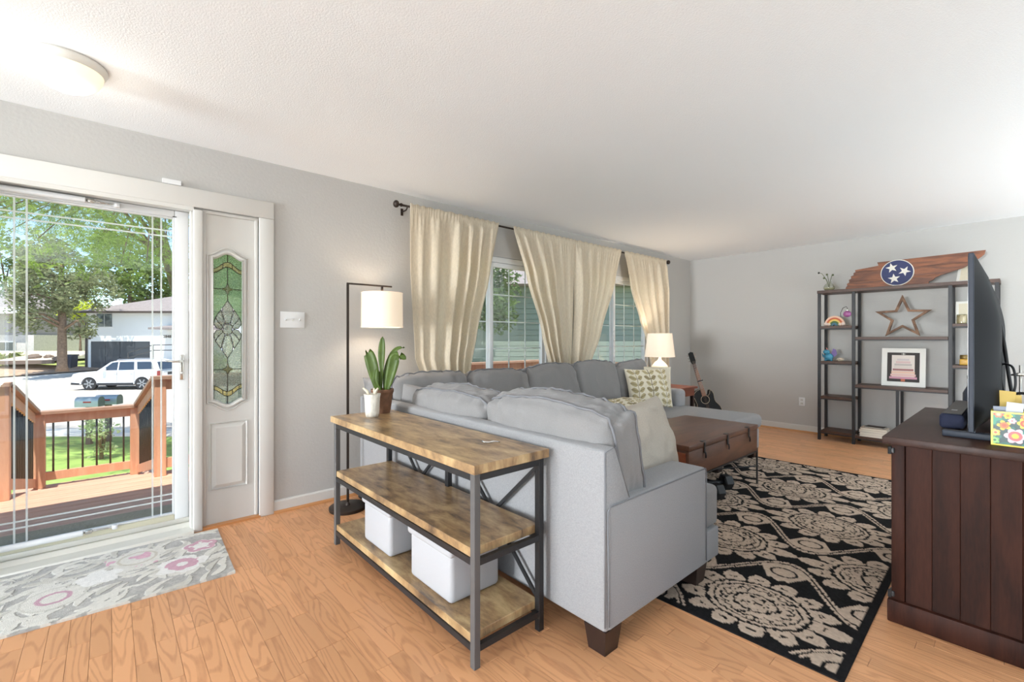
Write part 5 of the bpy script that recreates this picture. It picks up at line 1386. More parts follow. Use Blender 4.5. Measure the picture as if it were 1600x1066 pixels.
# local: x across, y depth (front at -), z along the neck, origin at the foot of the body
GM = EXT @ Matrix.Translation((gu + 0.105, gd - 0.06, 0.03)) @ Matrix.Rotation(rx(-15), 4, 'Y') @ Matrix.Rotation(rx(-7), 4, 'X')
def gbody():
    pts = []
    hw = [(0, 0.0), (0.02, 0.10), (0.06, 0.155), (0.13, 0.185), (0.20, 0.175), (0.27, 0.135), (0.30, 0.128), (0.34, 0.133), (0.40, 0.142), (0.45, 0.125), (0.48, 0.08), (0.49, 0.03)]
    right = []
    for z, w in hw: right.append((w, z))
    right = [p for p in right if p[1] <= 0.36] + [(0.138, 0.385), (0.130, 0.42), (0.110, 0.45), (0.098, 0.432), (0.085, 0.40), (0.06, 0.378), (0.03, 0.385), (0.03, 0.49)]
    left = [(-w, z) for z, w in hw][1:][::-1]
    return right + left
body = gbody()
MB(GM).prism(body, -0.045, 0.045).build('body', 'guitar_black', gt)
MB(GM).prism([(x * 0.97, 0.245 + (z - 0.245) * 0.97) for x, z in body], -0.0465, -0.045).build('top_board', 'guitar_black', gt)
MB(GM).tube([(x, -0.045, z) for x, z in body], 0.003, 6, closed=True).build('binding', 'guitar_edge', gt)
MB(GM).prism([(0.05 * math.cos(t), 0.335 + 0.05 * math.sin(t)) for t in np.linspace(0, 2 * math.pi, 28, endpoint=False)], -0.0475, -0.0465).build('sound_hole', 'guitar_hole', gt)
MB(GM).tube([(0.058 * math.cos(t), -0.0475, 0.335 + 0.058 * math.sin(t)) for t in np.linspace(0, 2 * math.pi, 28, endpoint=False)], 0.004, 6, closed=True).build('rosette', 'guitar_edge', gt)
MB(GM).box(-0.075, 0.075, -0.056, -0.0465, 0.135, 0.160).build('bridge', 'guitar_neck_wood', gt); MB(GM).box(-0.04, 0.04, -0.0585, -0.056, 0.145, 0.150).build('saddle', 'guitar_edge', gt)
MB(GM).prism([(-0.028, 0.385), (0.028, 0.385), (0.022, 0.86), (-0.022, 0.86)], -0.058, -0.040).build('neck', 'guitar_neck_wood', gt)
for k in range(14): MB(GM).box(-0.024, 0.024, -0.0592, -0.058, 0.84 - 0.031 * k * (1 - k * 0.012), 0.8415 - 0.031 * k * (1 - k * 0.012)).build('fret', 'chrome', gt)
MB(GM).prism([(-0.024, 0.86), (0.024, 0.86), (0.036, 0.90), (0.034, 1.02), (0.0, 1.035), (-0.034, 1.02), (-0.036, 0.90)], -0.052, -0.036).build('headstock', 'guitar_black', gt)
for s in (-1, 1):
    for k in range(3): MB(GM).tube([(s * 0.034, -0.044, 0.91 + 0.04 * k), (s * 0.058, -0.044, 0.91 + 0.04 * k)], [0.004, 0.008], 8).build('tuner', 'chrome', gt)
MB(GM).box(-0.032, 0.045, -0.070, -0.058, 0.60, 0.613).build('capo', 'tv_black', gt)
for k in range(6): MB(GM).tube([(-0.018 + 0.0072 * k, -0.0605, 0.148), (-0.016 + 0.0064 * k, -0.0605, 0.90)], 0.0006, 4).build('string', 'chrome', gt)
# ================================================================== OUTSIDE: deck
wood('deck_wood', (196, 148, 124), (218, 172, 148), scale=(0.8, 8, 8), rough=0.6, rings=3, fine=0.6, bump=0.05, objvar=0.06, contrast=(0.1, 0.9))
wood('post_wood', (206, 146, 114), (226, 172, 140), scale=(8, 8, 0.8), rough=0.6, rings=3, fine=0.6, bump=0.05, objvar=0.05, contrast=(0.1, 0.9))
mat('cap_wood', (176, 138, 116), 0.6, var=0.1, vscale=8); mat('baluster_black', (30, 30, 32), 0.5)
DZ = -0.08
deck = MB().box(-3.2, 7.6, 3.66, 5.52, DZ - 0.30, DZ - 0.16).build('deck', 'cap_wood', kind='structure')
yy = 3.645; k = 0
while yy < 5.52:
    MB().box(-3.2, 7.6, yy + 0.002, yy + 0.138, DZ - 0.03, DZ).build('deck_board', 'deck_wood', deck); yy += 0.141
for xx in np.arange(-3.1, 7.6, 0.6): MB().box(xx, xx + 0.04, 3.65, 5.53, DZ - 0.16, DZ - 0.031).build('joist', 'cap_wood', deck)
box('fascia', 'deck_wood', deck, -3.2, 7.6, 5.55, 5.575, DZ - 0.28, DZ - 0.032)
st = empty('stair', (-0.13, 6.3, -1.2), kind='structure', label='brown wooden deck stair landing beyond the glass door')
box('tread', 'deck_wood', st, -0.72, 0.46, 5.58, 5.72, DZ - 0.185, DZ - 0.155); box('tread', 'deck_wood', st, -0.72, 0.46, 5.722, 5.86, DZ - 0.185, DZ - 0.155)
box('riser', 'cap_wood', st, -0.72, 0.46, 5.58, 5.60, DZ - 0.38, DZ - 0.19)
for i in range(9): box('landing_board', 'deck_wood', st, -0.75, 0.50, 5.862 + i * 0.141, 6.0 + i * 0.141, -0.415, -0.385)
for xx in (-0.72, 0.44):
    for y_ in (5.9, 7.0): box('landing_post', 'cap_wood', st, xx, xx + 0.05, y_, y_ + 0.09, -1.25, -0.416)
mat('outdoor_mat_grey', (158, 148, 124), 0.95, var=0.2, vscale=80, bump=0.5, bscale=200)
MB().rbox(-0.75, 0.62, 3.72, 4.40, DZ + 0.0005, DZ + 0.014, 0.004).build('outdoor_mat', 'outdoor_mat_grey', None, label='dark grey mat on the deck outside the glass door', cat='mat')
# main railing along the deck edge
def railing(name, label, posts, y, zb=DZ, zt=0.80, x_end=None):
    r = empty(name, (posts[0], y, zb), label=label, cat='railing', group='deck railings')
    for px_ in posts:
        p = MB().rbox(px_ - 0.045, px_ + 0.045, y - 0.045, y + 0.045, zb, zt - 0.03, 0.004, 1).build('post', 'post_wood', r)
    for a, b in zip(posts, posts[1:]):
        box('top_rail', 'post_wood', r, a + 0.045, b - 0.045, y - 0.02, y + 0.02, zt - 0.13, zt - 0.03)
        box('bottom_rail', 'post_wood', r, a + 0.045, b - 0.045, y - 0.02, y + 0.02, zb + 0.07, zb + 0.16)
        n = int((b - a - 0.09) / 0.105)
        for i in range(n):
            xx = a + 0.045 + (b - a - 0.09) * (i + 0.5) / n
            MB().tube([(xx, y, zb + 0.15), (xx, y, zt - 0.12)], 0.009, 8).build('baluster', 'baluster_black', r, smooth=True)
    box('rail_cap', 'cap_wood', r, posts[0] - 0.07, posts[-1] + 0.05, y - 0.07, y + 0.07, zt - 0.03, zt)
    return r
railing('deck_railing', 'brown deck railing with black balusters running right past the windows', [0.365, 1.9, 3.5, 5.1, 6.7], 5.45, zt=0.865)
railing('deck_railing', 'brown deck railing with black balusters left of the stair opening', [-0.64, -1.9, -3.1][::-1], 5.45, zt=0.865)
railing('stair_railing', 'low brown railing panel with black balusters across the stair landing', [-0.555, 0.235], 7.03, zb=-0.385, zt=0.435)
for s, xa, xb, lab in ((1, 0.345, 0.275, 'sloping brown stair handrail at the right of the landing'), (-1, -0.63, -0.60, 'sloping brown stair handrail at the left of the landing')):
    r = empty('stair_handrail', (xa, 5.5, DZ), label=lab, cat='railing', group='deck railings')
    A0, B0 = Vector((xa, 5.50, 0.83)), Vector((xb, 6.98, 0.44))
    MB().bar(A0, B0, 0.11, 0.03).build('rail_cap', 'cap_wood', r)
    MB().bar(A0 - Vector((0, 0, 0.07)), B0 - Vector((0, 0, 0.07)), 0.04, 0.09).build('top_rail', 'post_wood', r)
    MB().bar(A0 - Vector((0, 0, 0.80)), B0 - Vector((0, 0, 0.76)), 0.04, 0.09).build('bottom_rail', 'post_wood', r)
    for i in range(12):
        p = A0.lerp(B0, (i + 0.5) / 12)
        MB().tube([(p.x, p.y, p.z - 0.76), (p.x, p.y, p.z - 0.1)], 0.009, 8).build('baluster', 'baluster_black', r, smooth=True)

# ================================================================== OUTSIDE: ground  (street frame: u right, v away)
ZT = [(0, -1.15), (5, -1.12), (9, -1.20), (12, -1.36), (13.3, -1.42), (14.2, -1.55), (20, -1.78), (29, -2.03), (32, -1.95), (38.5, -1.35), (60, -0.6), (120, 1.5)]
def gz(v): return float(np.interp(v, [a for a, _ in ZT], [b for _, b in ZT]))
def strip(name, m, u0, u1, v0, v1, nv=10, dz=0.0, skew=0.0, nu=2):
    return MB(EXT).grid(nu, nv, lambda a, b: (u0 + (u1 - u0) * a + skew * b, v0 + (v1 - v0) * b, gz(v0 + (v1 - v0) * b) + dz)).build(name, m, kind='structure')
mat('lawn', (140, 166, 84), 0.95, var=0.3, vscale=1.6, bump=0.8, bscale=40); mat('lawn_dry', (150, 160, 92), 0.95, var=0.3, vscale=1.5)
mat('concrete', (222, 214, 202), 0.9, var=0.08, vscale=2); mat('asphalt', (186, 176, 166), 0.95, var=0.10, vscale=1.2, bump=0.2, bscale=60)
mat('dirt', (176, 150, 128), 0.95, var=0.2, vscale=3); mat('river_rock', (206, 190, 172), 0.95, var=0.35, vscale=9, bump=0.8, bscale=25)
strip('ground_lawn', 'lawn', -40, 40, 0.0, 12.0, 14)
strip('ground_sidewalk', 'concrete', -60, 60, 12.0, 13.3, 3, 0.01)
strip('ground_curb', 'concrete', -60, 60, 13.3, 13.6, 3, 0.0)
strip('ground_street', 'asphalt', -80, 70, 13.6, 31.5, 20)
strip('ground_driveway', 'concrete', -46, -12, 31.5, 39, 8, 0.0)
strip('ground_far', 'lawn_dry', -140, 120, 39, 120, 10)
strip('ground_near_fill', 'lawn', -140, -46, 31.5, 39, 6); strip('ground_near_fill', 'lawn', -12, 90, 31.5, 39, 6)
MB(EXT).add([(-42.5, 31.3, -1.90), (-33.2, 38.6, -1.25), (-41, 38.6, -0.9), (-52, 33, -1.5)], [(0, 1, 2, 3)]).build('ground_dirt', 'dirt', kind='structure')
MB(EXT).add([(-44.0, 31.4, -1.93), (-39.5, 33.0, -1.72), (-46, 36.5, -0.98), (-58, 34, -1.2)], [(0, 1, 2, 3)]).build('ground_verge', 'lawn', kind='structure')
# rock bed with its low wall
MB(EXT).add([(-56, 37.0, -0.90), (-37.2, 36.9, -0.55), (-36.2, 40.8, 0.15), (-56, 40.8, 0.15)], [(0, 1, 2, 3)]).build('ground_rock_bed', 'river_rock', kind='structure')
mat('timber_grey', (120, 104, 94), 0.9)
MB(EXT).bar((-56, 36.8, -0.98), (-37.0, 36.7, -0.62), 0.25, 0.30).build('retaining_timber', 'timber_grey', None, label='low grey timber edging of the rock bed', cat='edging')
rr_ = random.Random(8)
for (u, v, z, s, lab_) in ((-40.1, 38.2, -0.30, 0.42, 'largest brown boulder on the rock bed, farthest left'), (-39.0, 38.3, -0.28, 0.30, 'small boulder just right of the largest one on the rock bed'), (-37.4, 37.5, -0.40, 0.34, 'brown boulder beside the trunk of the tree on the rock bed')):
    b = MB(EXT).sphere((u, v, z), s, 10, 7, (1.3, 0.9, 0.6)); b.v = [(x + rr_.uniform(-.05, .05), y + rr_.uniform(-.05, .05), zz_ + rr_.uniform(-.05, .05)) for x, y, zz_ in b.v]
    b.build('boulder', 'timber_grey', None, label=lab_, cat='boulder', group='boulders on the rock bed')

# ================================================================== OUTSIDE: houses
mat('siding_white', (236, 238, 240), 0.7); mat('shingle_mauve', (146, 136, 134), 0.9, var=0.15, vscale=6, bump=0.4, bscale=30); mat('gutter_dark', (80, 70, 66), 0.6)
mat('garage_dark', (66, 72, 80), 0.5); mat('glass_dark', (66, 78, 88), 0.08, spec=0.9); mat('siding_grey', (176, 168, 164), 0.8); mat('brick_pale', (222, 212, 204), 0.8, var=0.1, vscale=8)
mat('rail_iron', (60, 62, 66), 0.5)
HV = 38.5
def EB(name, m, parent, *a): return MB(EXT).box(*a).build(name, m, parent)
def hpos(u, v, z): p = EXT @ Vector((u, v, z)); return (p.x, p.y, p.z)
hs = empty('white_house', hpos(-30, HV + 3, -1.3), -YAW, label='white two storey house with dark garage door across the street', cat='house')
hu0, hu1, hz1 = -36.0, -22.0, 3.52
EB('wall', 'siding_white', hs, hu0, hu1, HV, HV + 9, -1.6, hz1)
e = 0.55; zr = 5.35
rv = [(hu0 - e, HV - e, hz1), (hu1 + e, HV - e, hz1), (hu1 + e, HV + 9 + e, hz1), (hu0 - e, HV + 9 + e, hz1), (hu0 + 4.6, HV + 4.5, zr), (hu1 - 4.6, HV + 4.5, zr)]
MB(EXT).add(rv, [(0, 1, 5, 4), (1, 2, 5), (2, 3, 4, 5), (3, 0, 4), (3, 2, 1, 0)]).build('roof', 'shingle_mauve', hs)
EB('gutter', 'gutter_dark', hs, hu0 - e - 0.05, hu1 + e, HV - e - 0.12, HV - e, hz1 - 0.14, hz1 + 0.03)
EB('downspout', 'gutter_dark', hs, hu0 - 0.02, hu0 + 0.10, HV - 0.12, HV - 0.005, -1.4, hz1 - 0.75)
MB(EXT).bar((hu0 + 0.04, HV - 0.06, hz1 - 0.72), (hu0 - 0.5, HV - 0.55, hz1 - 0.15), 0.1).build('downspout', 'gutter_dark', hs)
def ewin(parent, u0, u1, z0, z1, v, n=2):
    f = EB('window', 'white_vinyl', parent, u0, u1, v - 0.05, v + 0.02, z0, z1)
    w = (u1 - u0 - 0.08) / n
    for i in range(n): EB('window_glass', 'glass_dark', f, u0 + 0.08 + i * w, u0 + i * w + w, v - 0.08, v - 0.051, z0 + 0.08, z1 - 0.08)
ewin(hs, -35.15, -33.72, 2.18, 3.42, HV)
ga, gb, gt0, gt1 = -35.55, -30.55, -1.40, 1.02
gd_ = EB('garage_door', 'garage_dark', hs, ga, gb, HV - 0.06, HV + 0.02, gt0, gt1)
for i in range(4):
    for j in range(4):
        EB('door_panel', 'garage_dark', gd_, ga + 0.08 + j * 1.24, ga + 1.20 + j * 1.24, HV - 0.085, HV - 0.061, gt0 + 0.06 + i * 0.605, gt0 + 0.57 + i * 0.605)
EB('garage_trim', 'siding_white', hs, ga - 0.18, gb + 0.18, HV - 0.09, HV, gt1, gt1 + 0.16); EB('garage_trim', 'siding_white', hs, ga - 0.18, ga, HV - 0.09, HV, gt0, gt1); EB('garage_trim', 'siding_white', hs, gb, gb + 0.18, HV - 0.09, HV, gt0, gt1)
EB('wall_lamp', 'gutter_dark', hs, -35.75, -35.62, HV - 0.12, HV, 1.2, 1.36)
# porch steps with iron rail, awning and number
EB('porch', 'concrete', hs, -29.6, -24.5, HV - 3.0, HV, -1.6, -0.75)
for a, b in (((-30.3, -1.3), (-30.3, 0.15)), ((-28.3, -0.75), (-28.3, 0.75)), ((-26.5, -0.75), (-26.5, 0.75))):
    MB(EXT).tube([(a[0], HV - 2.6, a[1]), (b[0], HV - 2.6, b[1])], 0.04, 8).build('rail_post', 'rail_iron', hs)
for dz in (0, -0.42): MB(EXT).tube([(-30.3, HV - 2.6, 0.15 + dz), (-28.3, HV - 2.6, 0.75 + dz), (-24.5, HV - 2.6, 0.78 + dz)], 0.035, 8).build('hand_rail', 'rail_iron', hs)
MB(EXT).add([(-29.2, HV - 2.0, 2.15), (-24.0, HV - 2.0, 2.15), (-24.0, HV, 2.75), (-29.2, HV, 2.35), (-29.2, HV - 2.0, 2.0), (-24.0, HV - 2.0, 2.0), (-24.0, HV, 2.0), (-29.2, HV, 2.0)],
    [(0, 1, 2, 3), (0, 4, 5, 1), (4, 7, 6, 5), (0, 3, 7, 4), (1, 5, 6, 2)]).build('porch_roof', 'shingle_mauve', hs)
# number plate text
def text(name, body, m, parent, mtx, size, depth=0.01):
    cu = bpy.data.curves.new(name, 'FONT'); cu.body = body; cu.size = size; cu.extrude = depth; cu.align_x = 'CENTER'; cu.align_y = 'CENTER'
    tmp = bpy.data.objects.new(name, cu); COL.objects.link(tmp)
    dg = bpy.context.evaluated_depsgraph_get(); me = bpy.data.meshes.new_from_object(tmp.evaluated_get(dg))
    bpy.data.objects.remove(tmp)
    b = MB(mtx); b.v = [tuple(v.co) for v in me.vertices]; b.f = [tuple(p.vertices) for p in me.polygons]
    bpy.data.meshes.remove(me)
    return b.build(name, m, parent)
text('house_number', '2848', 'gutter_dark', hs, EXT @ Matrix.Translation((-29.15, HV - 0.03, 1.42)) @ Matrix.Rotation(math.pi / 2, 4, 'X'), 0.34)
# grey house at the far left
gh = empty('grey_house', hpos(-48, 45, -0.2), -YAW, label='grey brick house with low roof at the far left beyond the trees', cat='house')
EB('wall', 'siding_grey', gh, -62, -45.6, 42.5, 52, 1.6, 4.1); EB('brick_base', 'brick_pale', gh, -62.05, -44.6, 42.45, 52, -0.8, 1.6)
MB(EXT).add([(-63, 41.6, 4.1), (-44.9, 41.6, 4.1), (-44.9, 53, 4.1), (-63, 53, 4.1), (-50.5, 47, 6.2), (-58, 47, 6.2)], [(0, 1, 4, 5), (1, 2, 4), (2, 3, 5, 4), (3, 0, 5), (3, 2, 1, 0)]).build('roof', 'shingle_mauve', gh)
EB('fascia', 'siding_white', gh, -63.05, -44.9, 41.5, 41.62, 3.55, 4.12)
ewin(gh, -48.0, -46.2, 0.1, 1.0, 42.4)
# fence piece and trash bin
mat('fence_gold', (226, 170, 84), 0.7); mat('bin_navy', (62, 70, 86), 0.5)
fe = empty('wooden_fence', hpos(-37, 41, -1), -YAW, label='short golden wooden fence panel beside the white house', cat='fence')
for i in range(6): EB('board', 'fence_gold', fe, -38.3 + i * 0.2, -38.12 + i * 0.2, 41.0, 41.05, -0.5, 1.35)
tb = empty('trash_bin', hpos(-36.9, 38.2, -1.2), -YAW, label='dark wheeled trash bin at the corner of the white house', cat='bin')
MB(EXT).add([(-37.55 + dx * 0.85 + (0.07 if dx == 0 else -0.07) * (1 - k), 37.9 + dy * 0.6, -1.25 + k * 1.05) for k in (0, 1) for dx, dy in ((0, 0), (1, 0), (1, 1), (0, 1))], [(3, 2, 1, 0), (4, 5, 6, 7), (0, 1, 5, 4), (1, 2, 6, 5), (2, 3, 7, 6), (3, 0, 4, 7)]).build('bin_body', 'bin_navy', tb)
EB('lid', 'bin_navy', tb, -37.6, -36.65, 37.85, 38.55, -0.19, -0.08)
for u in (-37.4, -36.85): MB(EXT).tube([(u - 0.04, 38.5, -1.22), (u + 0.04, 38.5, -1.22)], 0.12, 12).build('wheel', 'rubber', tb)
# neighbour's house seen through the window panes
mat('siding_sage', (132, 142, 132), 0.8); mat('siding_blue', (150, 160, 172), 0.8); mat('brick_brown', (168, 130, 108), 0.85, var=0.2, vscale=6)
nh = empty('sage_house', hpos(1.5, 20, -1.4), -YAW, label='pale sage sided neighbour house seen through the window panes', cat='house')
EB('brick_base', 'brick_brown', nh, -3.5, 12.0, 17.0, 26.0, -1.9, 0.35)
for i in range(14): EB('siding_board', 'siding_sage' , nh, -3.4, 5.6, 17.03 - 0.02 * (i % 2) * 0 , 26, 0.36 + i * 0.20, 0.36 + i * 0.20 + 0.185)
for i in range(14): EB('siding_board', 'siding_blue', nh, 5.62, 11.9, 17.03, 26, 0.36 + i * 0.20, 0.36 + i * 0.20 + 0.185)
EB('wall_core', 'siding_sage', nh, -3.35, 11.8, 17.06, 25.9, 0.35, 3.2)
MB(EXT).add([(-4.2, 16.3, 3.2), (12.8, 16.3, 3.2), (12.8, 27, 3.2), (-4.2, 27, 3.2), (1, 21.5, 5.0), (8, 21.5, 5.0)], [(0, 1, 5, 4), (1, 2, 5), (2, 3, 4, 5), (3, 0, 4), (3, 2, 1, 0)]).build('roof', 'shingle_mauve', nh)

# ================================================================== OUTSIDE: vehicle
mat('car_white', (240, 242, 246), 0.25, spec=0.6, coat=0.5); mat('car_glass', (52, 62, 74), 0.05, spec=1.0); mat('car_trim', (50, 52, 56), 0.6); mat('tire', (48, 48, 50), 0.85); mat('rim', (176, 178, 182), 0.3, metal=0.6); mat('tail_red', (150, 60, 56), 0.3)
CV = 28.6; CU = (111 - 800) / 711.1 * CV
CZ0 = gz(CV + 0.6)
CM = EXT @ Matrix.Translation((CU, CV, CZ0)) @ Matrix.Rotation(rx(6), 4, 'Z')
cp = CM @ Vector((2.6, 1.0, 0))
car = empty('white_suv', (cp.x, cp.y, CZ0), -YAW, label='white full size sport utility vehicle parked across the street', cat='car')
CL, CWD = 5.25, 2.02
low = [(0.02, 0.45), (0.0, 0.75), (0.10, 1.02), (0.45, 1.12), (1.35, 1.20), (2.0, 1.22), (4.95, 1.22), (5.16, 1.15), (5.24, 0.80), (5.20, 0.42), (4.72, 0.38)]
def wheelarch(cx, r=0.46, n=10): return [(cx + r * math.cos(t), 0.38 + r * math.sin(t)) for t in np.linspace(0, math.pi, n)]
prof_ = low + wheelarch(4.12) + [(3.6, 0.36)] + wheelarch(1.02) + [(0.5, 0.38)]
def carprism(poly, a, b, nm, m, taper=0.0, par=None):
    return MB(CM).prism(poly, a, b).build(nm, m, par or car)
carprism(prof_, 0.0, CWD, 'body', 'car_white')
gh_ = [(1.45, 1.20), (2.18, 1.78), (2.6, 1.88), (4.5, 1.90), (4.85, 1.82), (5.12, 1.22)]
def greenhouse(nm, m, poly, inset):
    n = len(poly); vs_ = []
    for side in (0, 1):
        for x, z in poly:
            t = (z - 1.2) / 0.7; ins = inset + 0.16 * t
            vs_.append((x, ins if side == 0 else CWD - ins, z))
    fs_ = [tuple(range(n)), tuple(range(2 * n - 1, n - 1, -1))] + [(i, i + n, (i + 1) % n + n, (i + 1) % n) for i in range(n)]
    return MB(CM).add(vs_, fs_).build(nm, m, car)
greenhouse('cabin', 'car_white', gh_, 0.06)
def sidewin(poly, nm='side_window', off=0.0):
    vs_ = [];
    for d in (-0.012, 0.004):
        for x, z in poly:
            t = (z - 1.2) / 0.7; vs_.append((x, 0.06 + 0.16 * t + d, z))
    n = len(poly); MB(CM).add(vs_, [tuple(range(n)), tuple(range(2 * n - 1, n - 1, -1))] + [(i, i + n, (i + 1) % n + n, (i + 1) % n) for i in range(n)]).build(nm, 'car_glass', car)
sidewin([(1.72, 1.25), (2.28, 1.74), (2.62, 1.78), (2.62, 1.26)]); sidewin([(2.70, 1.26), (2.70, 1.78), (3.55, 1.79), (3.62, 1.28)]); sidewin([(3.80, 1.30), (3.72, 1.79), (4.55, 1.79), (4.78, 1.32)])
# windscreen and rear glass
MB(CM).add([(1.46, 0.14, 1.235), (1.46, CWD - 0.14, 1.235), (2.12, CWD - 0.26, 1.75), (2.12, 0.26, 1.75), (1.48, 0.14, 1.22), (1.48, CWD - 0.14, 1.22), (2.14, CWD - 0.26, 1.735), (2.14, 0.26, 1.735)], [(0, 1, 2, 3), (7, 6, 5, 4), (0, 4, 5, 1), (1, 5, 6, 2), (2, 6, 7, 3), (3, 7, 4, 0)]).build('windscreen', 'car_glass', car)
MB(CM).add([(5.13, 0.16, 1.28), (5.13, CWD - 0.16, 1.28), (4.90, CWD - 0.26, 1.77), (4.90, 0.26, 1.77), (5.09, 0.16, 1.28), (5.09, CWD - 0.16, 1.28), (4.86, CWD - 0.26, 1.77), (4.86, 0.26, 1.77)], [(0, 1, 2, 3), (7, 6, 5, 4), (0, 4, 5, 1), (1, 5, 6, 2), (2, 6, 7, 3), (3, 7, 4, 0)]).build('rear_window', 'car_glass', car)
carprism([(1.5, 0.30), (3.62, 0.30), (3.62, 0.46), (1.5, 0.46)], -0.02, CWD + 0.02, 'rocker_trim', 'car_trim'); carprism([(4.62, 0.36), (5.26, 0.40), (5.27, 0.56), (4.60, 0.54)], -0.01, CWD + 0.01, 'rear_bumper', 'car_trim'); carprism([(-0.03, 0.36), (0.5, 0.34), (0.48, 0.46), (-0.02, 0.5)], 0.0, CWD, 'front_bumper', 'car_trim')
for yv in (-0.012, CWD - 0.12):
    MB(CM).box(5.02, 5.255, yv, yv + 0.132, 0.88, 1.20).build('tail_light', 'tail_red', car)
MB(CM).box(5.24, 5.27, 0.70, CWD - 0.70, 0.92, 1.08).build('plate_panel', 'car_trim', car); MB(CM).box(5.24, 5.262, 0.30, CWD - 0.30, 1.10, 1.14).build('chrome_strip', 'rim', car)
MB(CM).rbox(1.86, 2.06, -0.20, 0.0, 1.24, 1.40, 0.04).build('mirror', 'car_white', car, auto=40)
for yv in (0.26, CWD - 0.26): MB(CM).tube([(2.5, yv, 1.90), (2.6, yv, 1.94), (4.4, yv, 1.95), (4.5, yv, 1.91)], 0.02, 6).build('roof_rail', 'rim', car)
for xv in (2.66, 3.66): MB(CM).box(xv - 0.008, xv + 0.008, -0.004, 0.0, 0.48, 1.2).build('door_seam', 'car_trim', car)
for xv in (2.45, 3.42): MB(CM).box(xv, xv + 0.2, -0.03, 0.0, 1.05, 1.09).build('door_handle', 'car_white', car)
for xw in (1.02, 4.12):
    for yw, s in ((0.02, -1), (CWD - 0.02, 1)):
        w = MB(CM).tube([(xw, yw, 0.40), (xw, yw - s * 0.02, 0.40), (xw, yw - s * 0.24, 0.40), (xw, yw - s * 0.26, 0.40)], [0.34, 0.40, 0.40, 0.34], 28).build('wheel', 'tire', car, auto=40)
        MB(CM).tube([(xw, yw + s * 0.004, 0.40), (xw, yw - s * 0.01, 0.40)], [0.30, 0.30], 24).build('wheel_disc', 'car_trim', w)
        for k in range(6):
            t = k * math.pi / 3
            MB(CM).bar((xw + 0.05 * math.cos(t), yw + s * 0.012, 0.40 + 0.05 * math.sin(t)), (xw + 0.29 * math.cos(t), yw + s * 0.012, 0.40 + 0.29 * math.sin(t)), 0.07, 0.02, up=(0, 1, 0)).build('spoke', 'rim', w)

# ================================================================== OUTSIDE: mailboxes
mat('galvanised', (186, 192, 200), 0.45, metal=0.5); mat('mail_dark', (120, 128, 120), 0.5, metal=0.2); mat('flag_red', (200, 60, 60), 0.5)
def mailbox(u, v, z, ang, label, m='galvanised', flag='flag_red'):
    Mx = EXT @ Matrix.Translation((u, v, z)) @ Matrix.Rotation(ang, 4, 'Z')
    p = Mx @ Vector((0, 0, 0))
    g_ = gz(v)
    r = empty('mailbox', (p.x, p.y, g_), label=label, cat='mailbox', group='mailboxes at the kerb')
    arch = [(-0.10, 0), (0.10, 0), (0.10, 0.13)] + [(0.10 * math.cos(t), 0.13 + 0.10 * math.sin(t)) for t in np.linspace(0, math.pi, 10)[1:]]
    MB(Mx).prism([(a, b) for a, b in arch], -0.25, 0.25, 'x').build('box_shell', m, r, auto=40)
    MB(Mx).prism([(a * 1.04, b * 1.03) for a, b in arch], 0.25, 0.262, 'x').build('front_door', 'mail_dark', r)
    MB(Mx).box(-0.06, 0.10, -0.112, -0.101, 0.10, 0.13).build('flag', flag, r)
    MB(Mx).box(-0.05, 0.05, -0.05, 0.05, g_ - z - 0.02, -0.001).build('post', 'timber_grey', r)
mailbox(-10.12, 10.9, -0.40, rx(8), 'galvanised kerb mailbox seen above the deck railing, the left one')
mailbox(-10.02, 11.3, -0.40, rx(8), 'galvanised kerb mailbox seen above the deck railing, the right one with a red flag', 'galvanised')

# ================================================================== OUTSIDE: plants
def leafmat(name, rgb, var=0.3):
    m = bpy.data.materials.new(name); m.use_nodes = True
    nt = m.node_tree; nt.nodes.clear(); N = nt.nodes.new; L = nt.links.new
    o = N('ShaderNodeOutputMaterial'); mix = N('ShaderNodeMixShader'); d = N('ShaderNodeBsdfDiffuse'); t = N('ShaderNodeBsdfTranslucent')
    hv = N('ShaderNodeHueSaturation'); hv.inputs['Color'].default_value = (*lin(rgb), 1)
    mr = N('ShaderNodeMapRange'); mr.inputs[3].default_value = 1 - var; mr.inputs[4].default_value = 1 + var
    L(N('ShaderNodeNewGeometry').outputs['Random Per Island'], mr.inputs[0]); L(mr.outputs[0], hv.inputs['Value'])
    L(hv.outputs[0], d.inputs[0]); L(hv.outputs[0], t.inputs[0]); mix.inputs[0].default_value = 0.45
    L(d.outputs[0], mix.inputs[1]); L(t.outputs[0], mix.inputs[2]); L(mix.outputs[0], o.inputs[0])
    M_[name] = m
leafmat('leaf_mid', (140, 156, 98)); leafmat('leaf_bright', (156, 178, 84)); leafmat('leaf_pale', (182, 192, 150)); leafmat('leaf_dark', (108, 126, 86)); leafmat('leaf_spruce', (142, 148, 112)); leafmat('leaf_yellow', (206, 214, 80))
mat('bark', (126, 104, 86), 0.9, var=0.3, vscale=8, bump=0.5, bscale=20)
nprs = np.random.RandomState
